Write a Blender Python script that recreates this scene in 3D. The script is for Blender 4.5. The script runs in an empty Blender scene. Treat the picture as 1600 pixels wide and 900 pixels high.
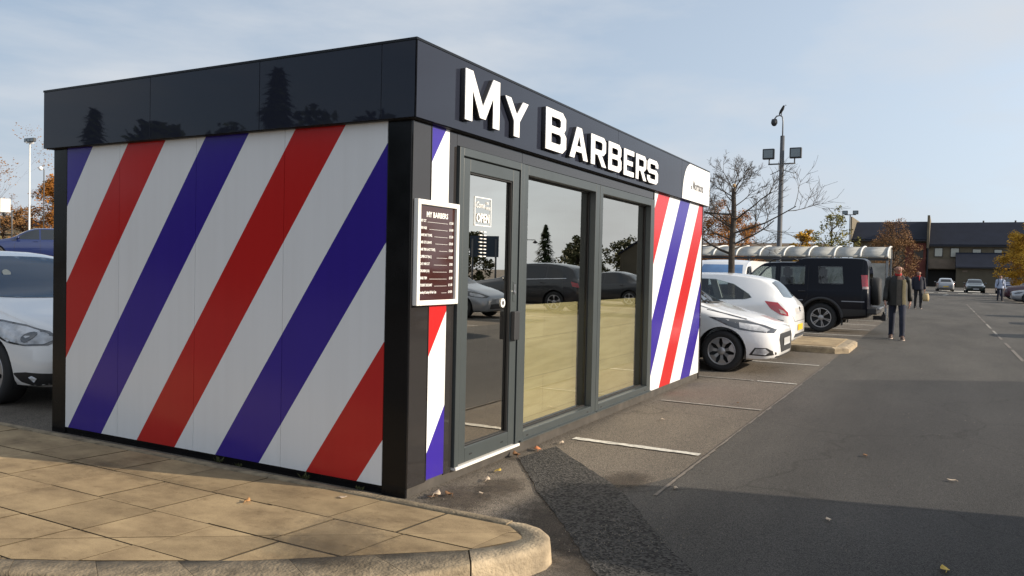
import bpy, bmesh, math, random
import numpy as np
from mathutils import Vector, Matrix
from mathutils.bvhtree import BVHTree
from mathutils.geometry import tessellate_polygon
R = math.radians
random.seed(11)
scene = bpy.context.scene
COL = scene.collection

# ------------------------------------------------------------------ camera
cam_d = bpy.data.cameras.new('camera'); cam = bpy.data.objects.new('camera', cam_d); COL.objects.link(cam)
cam_d.sensor_width = 36.0; cam_d.lens = 1239.75 * 36 / 1600; cam_d.clip_start = 0.05; cam_d.clip_end = 3000
_yaw, _pit, _rol = 0.4951, -0.0245, 0.0222
_cy, _sy, _cp, _sp = math.cos(_yaw), math.sin(_yaw), math.cos(_pit), math.sin(_pit)
_F = Vector((_cy*_cp, _sy*_cp, _sp)); _R = Vector((_sy, -_cy, 0)); _U = _R.cross(_F)
_r2 = _R*math.cos(_rol) + _U*math.sin(_rol); _u2 = -_R*math.sin(_rol) + _U*math.cos(_rol)
CAM = Vector((-4.0322, -2.8891, 1.45))
cam.matrix_world = Matrix(((_r2.x, _u2.x, -_F.x, CAM.x), (_r2.y, _u2.y, -_F.y, CAM.y), (_r2.z, _u2.z, -_F.z, CAM.z), (0, 0, 0, 1)))
scene.camera = cam

# ------------------------------------------------------------------ sky, sun, exposure
SUN_EL = R(21.0); SUN_AZ = Vector((0.245, -0.9695))          # plan direction towards the sun
w = bpy.data.worlds.new('World'); scene.world = w; w.use_nodes = True
nt = w.node_tree; nt.nodes.clear()
out = nt.nodes.new('ShaderNodeOutputWorld'); bg = nt.nodes.new('ShaderNodeBackground')
sky = nt.nodes.new('ShaderNodeTexSky'); sky.sky_type = 'NISHITA'; sky.sun_disc = False
sky.sun_elevation = SUN_EL; sky.sun_rotation = math.atan2(SUN_AZ.x, SUN_AZ.y)
sky.air_density = 1.0; sky.dust_density = 1.6; sky.ozone_density = 1.6; sky.altitude = 50
tc = nt.nodes.new('ShaderNodeTexCoord'); mp = nt.nodes.new('ShaderNodeMapping'); mp.inputs['Scale'].default_value = (1.1, 2.2, 7.0)
mp.inputs['Rotation'].default_value = (0.1, 0.25, 0.6)
nz = nt.nodes.new('ShaderNodeTexNoise'); nz.inputs['Scale'].default_value = 1.3; nz.inputs['Detail'].default_value = 6; nz.inputs['Roughness'].default_value = 0.55
rp = nt.nodes.new('ShaderNodeValToRGB'); rp.color_ramp.elements[0].position = 0.40; rp.color_ramp.elements[1].position = 0.66
rp.color_ramp.elements[1].color = (0.85, 0.85, 0.85, 1)
mx = nt.nodes.new('ShaderNodeMixRGB'); mx.inputs['Color2'].default_value = (5.2, 5.5, 5.9, 1)
# thin high haze that whitens the sky towards the horizon
sz = nt.nodes.new('ShaderNodeSeparateXYZ'); hz = nt.nodes.new('ShaderNodeMapRange'); hz.inputs['From Min'].default_value = 0.0; hz.inputs['From Max'].default_value = 0.55
hz.inputs['To Min'].default_value = 0.80; hz.inputs['To Max'].default_value = 0.52; hz.interpolation_type = 'SMOOTHSTEP'
mh = nt.nodes.new('ShaderNodeMixRGB'); mh.inputs['Color2'].default_value = (4.7, 5.3, 6.1, 1)
L = nt.links.new
sd_ = (SUN_AZ.x*math.cos(SUN_EL), SUN_AZ.y*math.cos(SUN_EL), math.sin(SUN_EL))   # the haze is brighter towards the sun
dp = nt.nodes.new('ShaderNodeVectorMath'); dp.operation = 'DOT_PRODUCT'; dp.inputs[1].default_value = sd_
g1 = nt.nodes.new('ShaderNodeMath'); g1.operation = 'MULTIPLY_ADD'; g1.inputs[1].default_value = 0.5; g1.inputs[2].default_value = 0.5
g2 = nt.nodes.new('ShaderNodeMath'); g2.operation = 'POWER'; g2.inputs[1].default_value = 2.0
g3 = nt.nodes.new('ShaderNodeMath'); g3.operation = 'MULTIPLY_ADD'; g3.inputs[1].default_value = 1.0; g3.inputs[2].default_value = 0.0
hv = nt.nodes.new('ShaderNodeVectorMath'); hv.operation = 'SCALE'; hv.inputs[0].default_value = (6.2, 6.4, 6.5)
ha = nt.nodes.new('ShaderNodeVectorMath'); ha.operation = 'ADD'; ha.inputs[1].default_value = (3.05, 3.8, 4.8)
L(tc.outputs['Generated'], dp.inputs[0]); L(dp.outputs['Value'], g1.inputs[0]); L(g1.outputs[0], g2.inputs[0]); L(g2.outputs[0], g3.inputs[0]); L(g3.outputs[0], hv.inputs['Scale']); L(hv.outputs['Vector'], ha.inputs[0]); L(ha.outputs['Vector'], mh.inputs['Color2'])
L(tc.outputs['Generated'], sz.inputs[0]); L(sz.outputs['Z'], hz.inputs['Value']); L(hz.outputs['Result'], mh.inputs['Fac']); L(sky.outputs['Color'], mh.inputs['Color1'])
L(tc.outputs['Generated'], mp.inputs['Vector']); L(mp.outputs['Vector'], nz.inputs['Vector']); L(nz.outputs['Fac'], rp.inputs['Fac'])
L(rp.outputs['Color'], mx.inputs['Fac']); L(mh.outputs['Color'], mx.inputs['Color1']); L(mx.outputs['Color'], bg.inputs['Color'])
bg.inputs['Strength'].default_value = 0.085
L(bg.outputs['Background'], out.inputs['Surface'])
sd = bpy.data.lights.new('sun', 'SUN'); sd.energy = 4.2; sd.angle = R(0.53); sd.color = (1.0, 0.87, 0.70)
sun = bpy.data.objects.new('sun', sd); COL.objects.link(sun)
sun_dir = Vector((SUN_AZ.x*math.cos(SUN_EL), SUN_AZ.y*math.cos(SUN_EL), math.sin(SUN_EL)))
sun.rotation_euler = sun_dir.to_track_quat('Z', 'Y').to_euler(); sun.location = (0, -20, 20)
scene.view_settings.view_transform = 'Standard'; scene.view_settings.look = 'None'
scene.view_settings.exposure = 0.62; scene.view_settings.gamma = 1.0; scene.view_settings.use_curve_mapping = False
scene.render.resolution_x = 1024; scene.render.resolution_y = 576
scene.cycles.max_bounces = 8; scene.cycles.transparent_max_bounces = 16

# ------------------------------------------------------------------ materials
def M(name, col, rough=0.6, metal=0.0, spec=0.5, var=0.0, vscale=3.0, bump=0.0, bscale=60.0, coat=0.0, emit=None, trans=0.0, rvar=0.0):
    m = bpy.data.materials.new(name); m.use_nodes = True; t = m.node_tree; b = t.nodes['Principled BSDF']
    c = (col[0], col[1], col[2], 1)
    b.inputs['Base Color'].default_value = c; b.inputs['Roughness'].default_value = rough; b.inputs['Metallic'].default_value = metal
    b.inputs['Specular IOR Level'].default_value = spec; b.inputs['Coat Weight'].default_value = coat; b.inputs['Coat Roughness'].default_value = 0.04
    if var or bump or rvar:
        tc = t.nodes.new('ShaderNodeTexCoord')
    if var:
        n = t.nodes.new('ShaderNodeTexNoise'); n.inputs['Scale'].default_value = vscale; n.inputs['Detail'].default_value = 7; n.inputs['Roughness'].default_value = 0.6
        r = t.nodes.new('ShaderNodeValToRGB')
        r.color_ramp.elements[0].color = tuple(max(0, x*(1-var)) for x in col)+(1,); r.color_ramp.elements[1].color = tuple(min(1, x*(1+var)) for x in col)+(1,)
        r.color_ramp.elements[0].position = 0.3; r.color_ramp.elements[1].position = 0.7
        t.links.new(tc.outputs['Object'], n.inputs['Vector']); t.links.new(n.outputs['Fac'], r.inputs['Fac']); t.links.new(r.outputs['Color'], b.inputs['Base Color'])
    if rvar:
        n3 = t.nodes.new('ShaderNodeTexNoise'); n3.inputs['Scale'].default_value = 2.3; n3.inputs['Detail'].default_value = 5
        mr = t.nodes.new('ShaderNodeMapRange'); mr.inputs['From Min'].default_value = 0.35; mr.inputs['From Max'].default_value = 0.7
        mr.inputs['To Min'].default_value = max(0, rough-rvar); mr.inputs['To Max'].default_value = min(1, rough+rvar)
        t.links.new(tc.outputs['Object'], n3.inputs['Vector']); t.links.new(n3.outputs['Fac'], mr.inputs['Value']); t.links.new(mr.outputs['Result'], b.inputs['Roughness'])
    if bump:
        n2 = t.nodes.new('ShaderNodeTexNoise'); n2.inputs['Scale'].default_value = bscale; n2.inputs['Detail'].default_value = 3
        bp = t.nodes.new('ShaderNodeBump'); bp.inputs['Strength'].default_value = bump; bp.inputs['Distance'].default_value = 0.01
        t.links.new(tc.outputs['Object'], n2.inputs['Vector']); t.links.new(n2.outputs['Fac'], bp.inputs['Height']); t.links.new(bp.outputs['Normal'], b.inputs['Normal'])
    if emit:
        b.inputs['Emission Color'].default_value = (*emit, 1); b.inputs['Emission Strength'].default_value = 1
    return m

def stripes(name, a, b_, off, sl, rough=0.25):
    """diagonal red / white / blue bands; u = a*x + b*y + (z-1)/slope"""
    m = bpy.data.materials.new(name); m.use_nodes = True; t = m.node_tree; p = t.nodes['Principled BSDF']
    tc = t.nodes.new('ShaderNodeTexCoord'); sx = t.nodes.new('ShaderNodeSeparateXYZ'); t.links.new(tc.outputs['Object'], sx.inputs[0])
    def mth(op, i, j):
        n = t.nodes.new('ShaderNodeMath'); n.operation = op
        for k, v in enumerate((i, j)):
            if v is None: continue
            if isinstance(v, (int, float)): n.inputs[k].default_value = v
            else: t.links.new(v, n.inputs[k])
        return n.outputs[0]
    u = mth('ADD', mth('MULTIPLY', sx.outputs[0], a), mth('MULTIPLY', sx.outputs[1], b_))
    u = mth('ADD', u, mth('DIVIDE', mth('SUBTRACT', sx.outputs[2], 1.0), sl))
    f = mth('FRACT', mth('DIVIDE', mth('SUBTRACT', u, off), 1.737), None)
    r = t.nodes.new('ShaderNodeValToRGB'); r.color_ramp.interpolation = 'CONSTANT'
    e = r.color_ramp.elements; wt = (0.74, 0.75, 0.76, 1)
    e[0].position = 0; e[0].color = (0.47, 0.018, 0.018, 1); e[1].position = 0.25; e[1].color = wt
    x = e.new(0.5); x.color = (0.036, 0.019, 0.25, 1); x = e.new(0.75); x.color = wt
    t.links.new(f, r.inputs['Fac'])
    # faint rain streaks / grime running down the vinyl
    mp = t.nodes.new('ShaderNodeMapping'); mp.inputs['Scale'].default_value = (14, 14, 0.55)
    n = t.nodes.new('ShaderNodeTexNoise'); n.inputs['Scale'].default_value = 1.0; n.inputs['Detail'].default_value = 5
    t.links.new(tc.outputs['Object'], mp.inputs[0]); t.links.new(mp.outputs[0], n.inputs['Vector'])
    rr = t.nodes.new('ShaderNodeValToRGB'); rr.color_ramp.elements[0].position = 0.25; rr.color_ramp.elements[0].color = (0.80, 0.79, 0.77, 1); rr.color_ramp.elements[1].position = 0.6
    mm = t.nodes.new('ShaderNodeMixRGB'); mm.blend_type = 'MULTIPLY'; mm.inputs['Fac'].default_value = 0.2
    t.links.new(n.outputs['Fac'], rr.inputs['Fac']); t.links.new(r.outputs['Color'], mm.inputs['Color1']); t.links.new(rr.outputs['Color'], mm.inputs['Color2'])
    t.links.new(mm.outputs['Color'], p.inputs['Base Color'])
    # micro-ribbed composite skin
    wv = t.nodes.new('ShaderNodeTexWave'); wv.wave_type = 'BANDS'; wv.bands_direction = 'Y' if b_ else 'X'; wv.inputs['Scale'].default_value = 3.2; wv.wave_profile = 'SAW'
    t.links.new(tc.outputs['Object'], wv.inputs['Vector'])
    bp = t.nodes.new('ShaderNodeBump'); bp.inputs['Strength'].default_value = 0.08; bp.inputs['Distance'].default_value = 0.004
    t.links.new(wv.outputs['Fac'], bp.inputs['Height']); t.links.new(bp.outputs['Normal'], p.inputs['Normal'])
    p.inputs['Roughness'].default_value = rough; p.inputs['Specular IOR Level'].default_value = 0.45
    return m

def asphalt(name, c0, c1, scale=260, patch=0.25, bump=0.5, cracks=False, painted_shadow=False):
    m = bpy.data.materials.new(name); m.use_nodes = True; t = m.node_tree; p = t.nodes['Principled BSDF']
    tc = t.nodes.new('ShaderNodeTexCoord')
    v = t.nodes.new('ShaderNodeTexVoronoi'); v.inputs['Scale'].default_value = scale
    n = t.nodes.new('ShaderNodeTexNoise'); n.inputs['Scale'].default_value = scale*0.45; n.inputs['Detail'].default_value = 4
    big = t.nodes.new('ShaderNodeTexNoise'); big.inputs['Scale'].default_value = 0.55; big.inputs['Detail'].default_value = 9; big.inputs['Roughness'].default_value = 0.62
    mp = t.nodes.new('ShaderNodeMapping'); mp.inputs['Scale'].default_value = (0.35, 1.4, 1)
    t.links.new(tc.outputs['Object'], mp.inputs[0]); t.links.new(mp.outputs[0], big.inputs['Vector'])
    for q in (v, n): t.links.new(tc.outputs['Object'], q.inputs['Vector'])
    r = t.nodes.new('ShaderNodeValToRGB'); r.color_ramp.elements[0].color = (*c0, 1); r.color_ramp.elements[1].color = (*c1, 1)
    r.color_ramp.elements[0].position = 0.25; r.color_ramp.elements[1].position = 0.75
    s = t.nodes.new('ShaderNodeSeparateColor'); t.links.new(v.outputs['Color'], s.inputs[0])
    a = t.nodes.new('ShaderNodeMath'); a.operation = 'MULTIPLY_ADD'; a.inputs[1].default_value = 0.6; t.links.new(s.outputs[0], a.inputs[0])
    a2 = t.nodes.new('ShaderNodeMath'); a2.operation = 'MULTIPLY'; a2.inputs[1].default_value = 0.4; t.links.new(n.outputs['Fac'], a2.inputs[0]); t.links.new(a2.outputs[0], a.inputs[2])
    t.links.new(a.outputs[0], r.inputs['Fac'])
    rb = t.nodes.new('ShaderNodeValToRGB'); rb.color_ramp.elements[0].position = 0.32; rb.color_ramp.elements[1].position = 0.68
    rb.color_ramp.elements[0].color = tuple(1-patch for _ in range(3))+(1,); rb.color_ramp.elements[1].color = (1+patch*0.5, 1+patch*0.48, 1+patch*0.44, 1)
    t.links.new(big.outputs['Fac'], rb.inputs['Fac'])
    mm = t.nodes.new('ShaderNodeMixRGB'); mm.blend_type = 'MULTIPLY'; mm.inputs['Fac'].default_value = 1
    t.links.new(r.outputs['Color'], mm.inputs['Color1']); t.links.new(rb.outputs['Color'], mm.inputs['Color2'])
    col = mm.outputs['Color']
    if cracks:
        dn = t.nodes.new('ShaderNodeTexNoise'); dn.inputs['Scale'].default_value = 1.6; dn.inputs['Detail'].default_value = 5
        t.links.new(tc.outputs['Object'], dn.inputs['Vector'])
        ad = t.nodes.new('ShaderNodeMixRGB'); ad.inputs['Fac'].default_value = 0.35; t.links.new(tc.outputs['Object'], ad.inputs['Color1']); t.links.new(dn.outputs['Color'], ad.inputs['Color2'])
        cv = t.nodes.new('ShaderNodeTexVoronoi'); cv.feature = 'DISTANCE_TO_EDGE'; cv.inputs['Scale'].default_value = 0.6; t.links.new(ad.outputs['Color'], cv.inputs['Vector'])
        cr = t.nodes.new('ShaderNodeValToRGB'); cr.color_ramp.elements[0].position = 0.0015; cr.color_ramp.elements[0].color = (0.35, 0.33, 0.3, 1); cr.color_ramp.elements[1].position = 0.005
        t.links.new(cv.outputs['Distance'], cr.inputs['Fac'])
        m3 = t.nodes.new('ShaderNodeMixRGB'); m3.blend_type = 'MULTIPLY'; m3.inputs['Fac'].default_value = 0.55
        t.links.new(col, m3.inputs['Color1']); t.links.new(cr.outputs['Color'], m3.inputs['Color2']); col = m3.outputs['Color']
    if painted_shadow:                                                # soft shadow band painted into the near lane by darkening its colour
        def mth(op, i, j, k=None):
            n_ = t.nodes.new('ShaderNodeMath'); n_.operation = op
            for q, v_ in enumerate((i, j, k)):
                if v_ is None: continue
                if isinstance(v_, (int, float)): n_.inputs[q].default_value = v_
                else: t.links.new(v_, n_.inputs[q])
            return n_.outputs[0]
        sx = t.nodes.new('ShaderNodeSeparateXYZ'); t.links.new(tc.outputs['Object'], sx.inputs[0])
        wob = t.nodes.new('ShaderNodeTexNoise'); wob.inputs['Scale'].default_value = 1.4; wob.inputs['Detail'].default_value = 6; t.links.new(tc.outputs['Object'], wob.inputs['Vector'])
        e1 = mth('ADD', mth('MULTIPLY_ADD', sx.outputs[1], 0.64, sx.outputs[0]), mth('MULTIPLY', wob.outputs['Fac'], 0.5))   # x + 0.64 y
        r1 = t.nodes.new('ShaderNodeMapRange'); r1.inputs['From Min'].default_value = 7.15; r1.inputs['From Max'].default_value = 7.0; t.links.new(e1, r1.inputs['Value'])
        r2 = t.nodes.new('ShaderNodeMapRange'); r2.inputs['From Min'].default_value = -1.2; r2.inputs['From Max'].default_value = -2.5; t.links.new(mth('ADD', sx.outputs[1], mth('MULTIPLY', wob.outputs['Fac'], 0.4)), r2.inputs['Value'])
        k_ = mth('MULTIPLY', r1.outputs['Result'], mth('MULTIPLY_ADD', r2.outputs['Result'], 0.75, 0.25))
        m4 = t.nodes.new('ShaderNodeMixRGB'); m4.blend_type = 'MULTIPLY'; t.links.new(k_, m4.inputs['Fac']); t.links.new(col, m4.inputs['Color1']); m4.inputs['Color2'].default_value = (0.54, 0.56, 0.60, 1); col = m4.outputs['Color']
    t.links.new(col, p.inputs['Base Color'])
    bp = t.nodes.new('ShaderNodeBump'); bp.inputs['Strength'].default_value = bump; bp.inputs['Distance'].default_value = 0.006
    t.links.new(v.outputs['Distance'], bp.inputs['Height']); t.links.new(bp.outputs['Normal'], p.inputs['Normal'])
    p.inputs['Roughness'].default_value = 0.86; p.inputs['Specular IOR Level'].default_value = 0.35
    return m

def glass_mat(name, tint, refl, rough=0.0, rtint=(1, 1, 1)):
    m = bpy.data.materials.new(name); m.use_nodes = True; t = m.node_tree; t.nodes.remove(t.nodes['Principled BSDF'])
    o = t.nodes['Material Output']; tr = t.nodes.new('ShaderNodeBsdfTransparent'); tr.inputs[0].default_value = (*tint, 1)
    gl = t.nodes.new('ShaderNodeBsdfGlossy'); gl.inputs['Roughness'].default_value = rough; gl.inputs['Color'].default_value = (*rtint, 1)
    ge = t.nodes.new('ShaderNodeNewGeometry'); dt = t.nodes.new('ShaderNodeVectorMath'); dt.operation = 'DOT_PRODUCT'
    t.links.new(ge.outputs['Normal'], dt.inputs[0]); t.links.new(ge.outputs['Incoming'], dt.inputs[1])
    ab = t.nodes.new('ShaderNodeMath'); ab.operation = 'ABSOLUTE'; t.links.new(dt.outputs['Value'], ab.inputs[0])
    iv = t.nodes.new('ShaderNodeMath'); iv.operation = 'SUBTRACT'; iv.inputs[0].default_value = 1.0; t.links.new(ab.outputs[0], iv.inputs[1])
    fr = t.nodes.new('ShaderNodeMath'); fr.operation = 'POWER'; fr.inputs[1].default_value = 5.0; t.links.new(iv.outputs[0], fr.inputs[0])
    ma = t.nodes.new('ShaderNodeMath'); ma.operation = 'MULTIPLY_ADD'; ma.inputs[1].default_value = 0.9; ma.inputs[2].default_value = refl; ma.use_clamp = True
    ms = t.nodes.new('ShaderNodeMixShader')
    t.links.new(fr.outputs[0], ma.inputs[0]); t.links.new(ma.outputs[0], ms.inputs[0]); t.links.new(tr.outputs[0], ms.inputs[1]); t.links.new(gl.outputs[0], ms.inputs[2]); t.links.new(ms.outputs[0], o.inputs[0])
    return m

def wood_mat():
    m = bpy.data.materials.new('light_oak_laminate'); m.use_nodes = True; t = m.node_tree; p = t.nodes['Principled BSDF']
    tc = t.nodes.new('ShaderNodeTexCoord'); mp = t.nodes.new('ShaderNodeMapping'); mp.inputs['Scale'].default_value = (1.1, 1, 11)
    n = t.nodes.new('ShaderNodeTexNoise'); n.inputs['Scale'].default_value = 2.0; n.inputs['Detail'].default_value = 9; n.inputs['Distortion'].default_value = 0.25
    r = t.nodes.new('ShaderNodeValToRGB'); r.color_ramp.elements[0].position = 0.28; r.color_ramp.elements[1].position = 0.6
    r.color_ramp.elements[0].color = (0.62, 0.57, 0.29, 1); r.color_ramp.elements[1].color = (0.78, 0.73, 0.42, 1)
    k = t.nodes.new('ShaderNodeTexBrick'); k.inputs['Scale'].default_value = 1; k.inputs['Color1'].default_value = (1, 1, 1, 1); k.inputs['Color2'].default_value = (0.9, 0.9, 0.88, 1)
    k.inputs['Mortar'].default_value = (0.45, 0.42, 0.35, 1); k.inputs['Mortar Size'].default_value = 0.0018; k.inputs['Brick Width'].default_value = 1.25; k.inputs['Row Height'].default_value = 0.33
    m2 = t.nodes.new('ShaderNodeMapping'); m2.inputs['Rotation'].default_value = (R(-90), 0, 0); m2.inputs['Location'].default_value = (0.35, 0.12, 0)
    mm = t.nodes.new('ShaderNodeMixRGB'); mm.blend_type = 'MULTIPLY'; mm.inputs[0].default_value = 1
    t.links.new(tc.outputs['Object'], mp.inputs[0]); t.links.new(mp.outputs[0], n.inputs['Vector']); t.links.new(n.outputs['Fac'], r.inputs['Fac'])
    t.links.new(tc.outputs['Object'], m2.inputs[0]); t.links.new(m2.outputs[0], k.inputs['Vector'])
    t.links.new(r.outputs['Color'], mm.inputs['Color1']); t.links.new(k.outputs['Color'], mm.inputs['Color2']); t.links.new(mm.outputs['Color'], p.inputs['Base Color'])
    p.inputs['Roughness'].default_value = 0.5
    return m

def leaf_mat(name, c0, c1, c2=None, scale=1.2):
    m = bpy.data.materials.new(name); m.use_nodes = True; t = m.node_tree; p = t.nodes['Principled BSDF']
    tc = t.nodes.new('ShaderNodeTexCoord'); n = t.nodes.new('ShaderNodeTexNoise'); n.inputs['Scale'].default_value = scale; n.inputs['Detail'].default_value = 6; n.inputs['Roughness'].default_value = 0.8
    r = t.nodes.new('ShaderNodeValToRGB'); e = r.color_ramp.elements; e[0].position = 0.32; e[0].color = (*c0, 1); e[1].position = 0.68; e[1].color = (*c1, 1)
    if c2: x = e.new(0.5); x.color = (*c2, 1)
    t.links.new(tc.outputs['Object'], n.inputs['Vector']); t.links.new(n.outputs['Fac'], r.inputs['Fac']); t.links.new(r.outputs['Color'], p.inputs['Base Color'])
    p.inputs['Roughness'].default_value = 0.7; p.inputs['Specular IOR Level'].default_value = 0.2
    return m

def slab_mat():
    m = bpy.data.materials.new('buff_paving'); m.use_nodes = True; t = m.node_tree; p = t.nodes['Principled BSDF']
    tc = t.nodes.new('ShaderNodeTexCoord'); at = t.nodes.new('ShaderNodeAttribute'); at.attribute_name = 'tone'
    f = t.nodes.new('ShaderNodeTexNoise'); f.inputs['Scale'].default_value = 190; f.inputs['Detail'].default_value = 3
    g = t.nodes.new('ShaderNodeTexNoise'); g.inputs['Scale'].default_value = 2.1; g.inputs['Detail'].default_value = 8; g.inputs['Roughness'].default_value = 0.65
    mp = t.nodes.new('ShaderNodeMapping'); mp.inputs['Scale'].default_value = (1.6, 1, 1)
    t.links.new(tc.outputs['Object'], mp.inputs[0]); t.links.new(mp.outputs[0], g.inputs['Vector']); t.links.new(tc.outputs['Object'], f.inputs['Vector'])
    r = t.nodes.new('ShaderNodeValToRGB'); r.color_ramp.elements[0].position = 0.3; r.color_ramp.elements[0].color = (0.20, 0.142, 0.080, 1)
    r.color_ramp.elements[1].position = 0.62; r.color_ramp.elements[1].color = (0.43, 0.322, 0.185, 1)
    t.links.new(g.outputs['Fac'], r.inputs['Fac'])
    r2 = t.nodes.new('ShaderNodeValToRGB'); r2.color_ramp.elements[0].position = 0.3; r2.color_ramp.elements[0].color = (0.8, 0.8, 0.8, 1); r2.color_ramp.elements[1].position = 0.7; r2.color_ramp.elements[1].color = (1.12, 1.12, 1.12, 1)
    t.links.new(f.outputs['Fac'], r2.inputs['Fac'])
    m1 = t.nodes.new('ShaderNodeMixRGB'); m1.blend_type = 'MULTIPLY'; m1.inputs[0].default_value = 1; t.links.new(r.outputs[0], m1.inputs[1]); t.links.new(r2.outputs[0], m1.inputs[2])
    m2 = t.nodes.new('ShaderNodeMixRGB'); m2.blend_type = 'MULTIPLY'; m2.inputs[0].default_value = 1; t.links.new(m1.outputs[0], m2.inputs[1]); t.links.new(at.outputs['Color'], m2.inputs[2])
    # small dark scuffs and gum spots
    s = t.nodes.new('ShaderNodeTexNoise'); s.inputs['Scale'].default_value = 9; s.inputs['Detail'].default_value = 8; s.inputs['Roughness'].default_value = 0.75
    mp2 = t.nodes.new('ShaderNodeMapping'); mp2.inputs['Scale'].default_value = (2.2, 0.8, 1); mp2.inputs['Rotation'].default_value = (0, 0, 0.5)
    t.links.new(tc.outputs['Object'], mp2.inputs[0]); t.links.new(mp2.outputs[0], s.inputs['Vector'])
    r3 = t.nodes.new('ShaderNodeValToRGB'); r3.color_ramp.elements[0].position = 0.27; r3.color_ramp.elements[0].color = (0.50, 0.46, 0.40, 1); r3.color_ramp.elements[1].position = 0.42
    t.links.new(s.outputs['Fac'], r3.inputs['Fac'])
    m3 = t.nodes.new('ShaderNodeMixRGB'); m3.blend_type = 'MULTIPLY'; m3.inputs[0].default_value = 1; t.links.new(m2.outputs[0], m3.inputs[1]); t.links.new(r3.outputs[0], m3.inputs[2])
    t.links.new(m3.outputs[0], p.inputs['Base Color'])
    bp = t.nodes.new('ShaderNodeBump'); bp.inputs['Strength'].default_value = 0.25; bp.inputs['Distance'].default_value = 0.004
    t.links.new(f.outputs['Fac'], bp.inputs['Height']); t.links.new(bp.outputs['Normal'], p.inputs['Normal'])
    p.inputs['Roughness'].default_value = 0.85; p.inputs['Specular IOR Level'].default_value = 0.3
    return m

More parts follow.
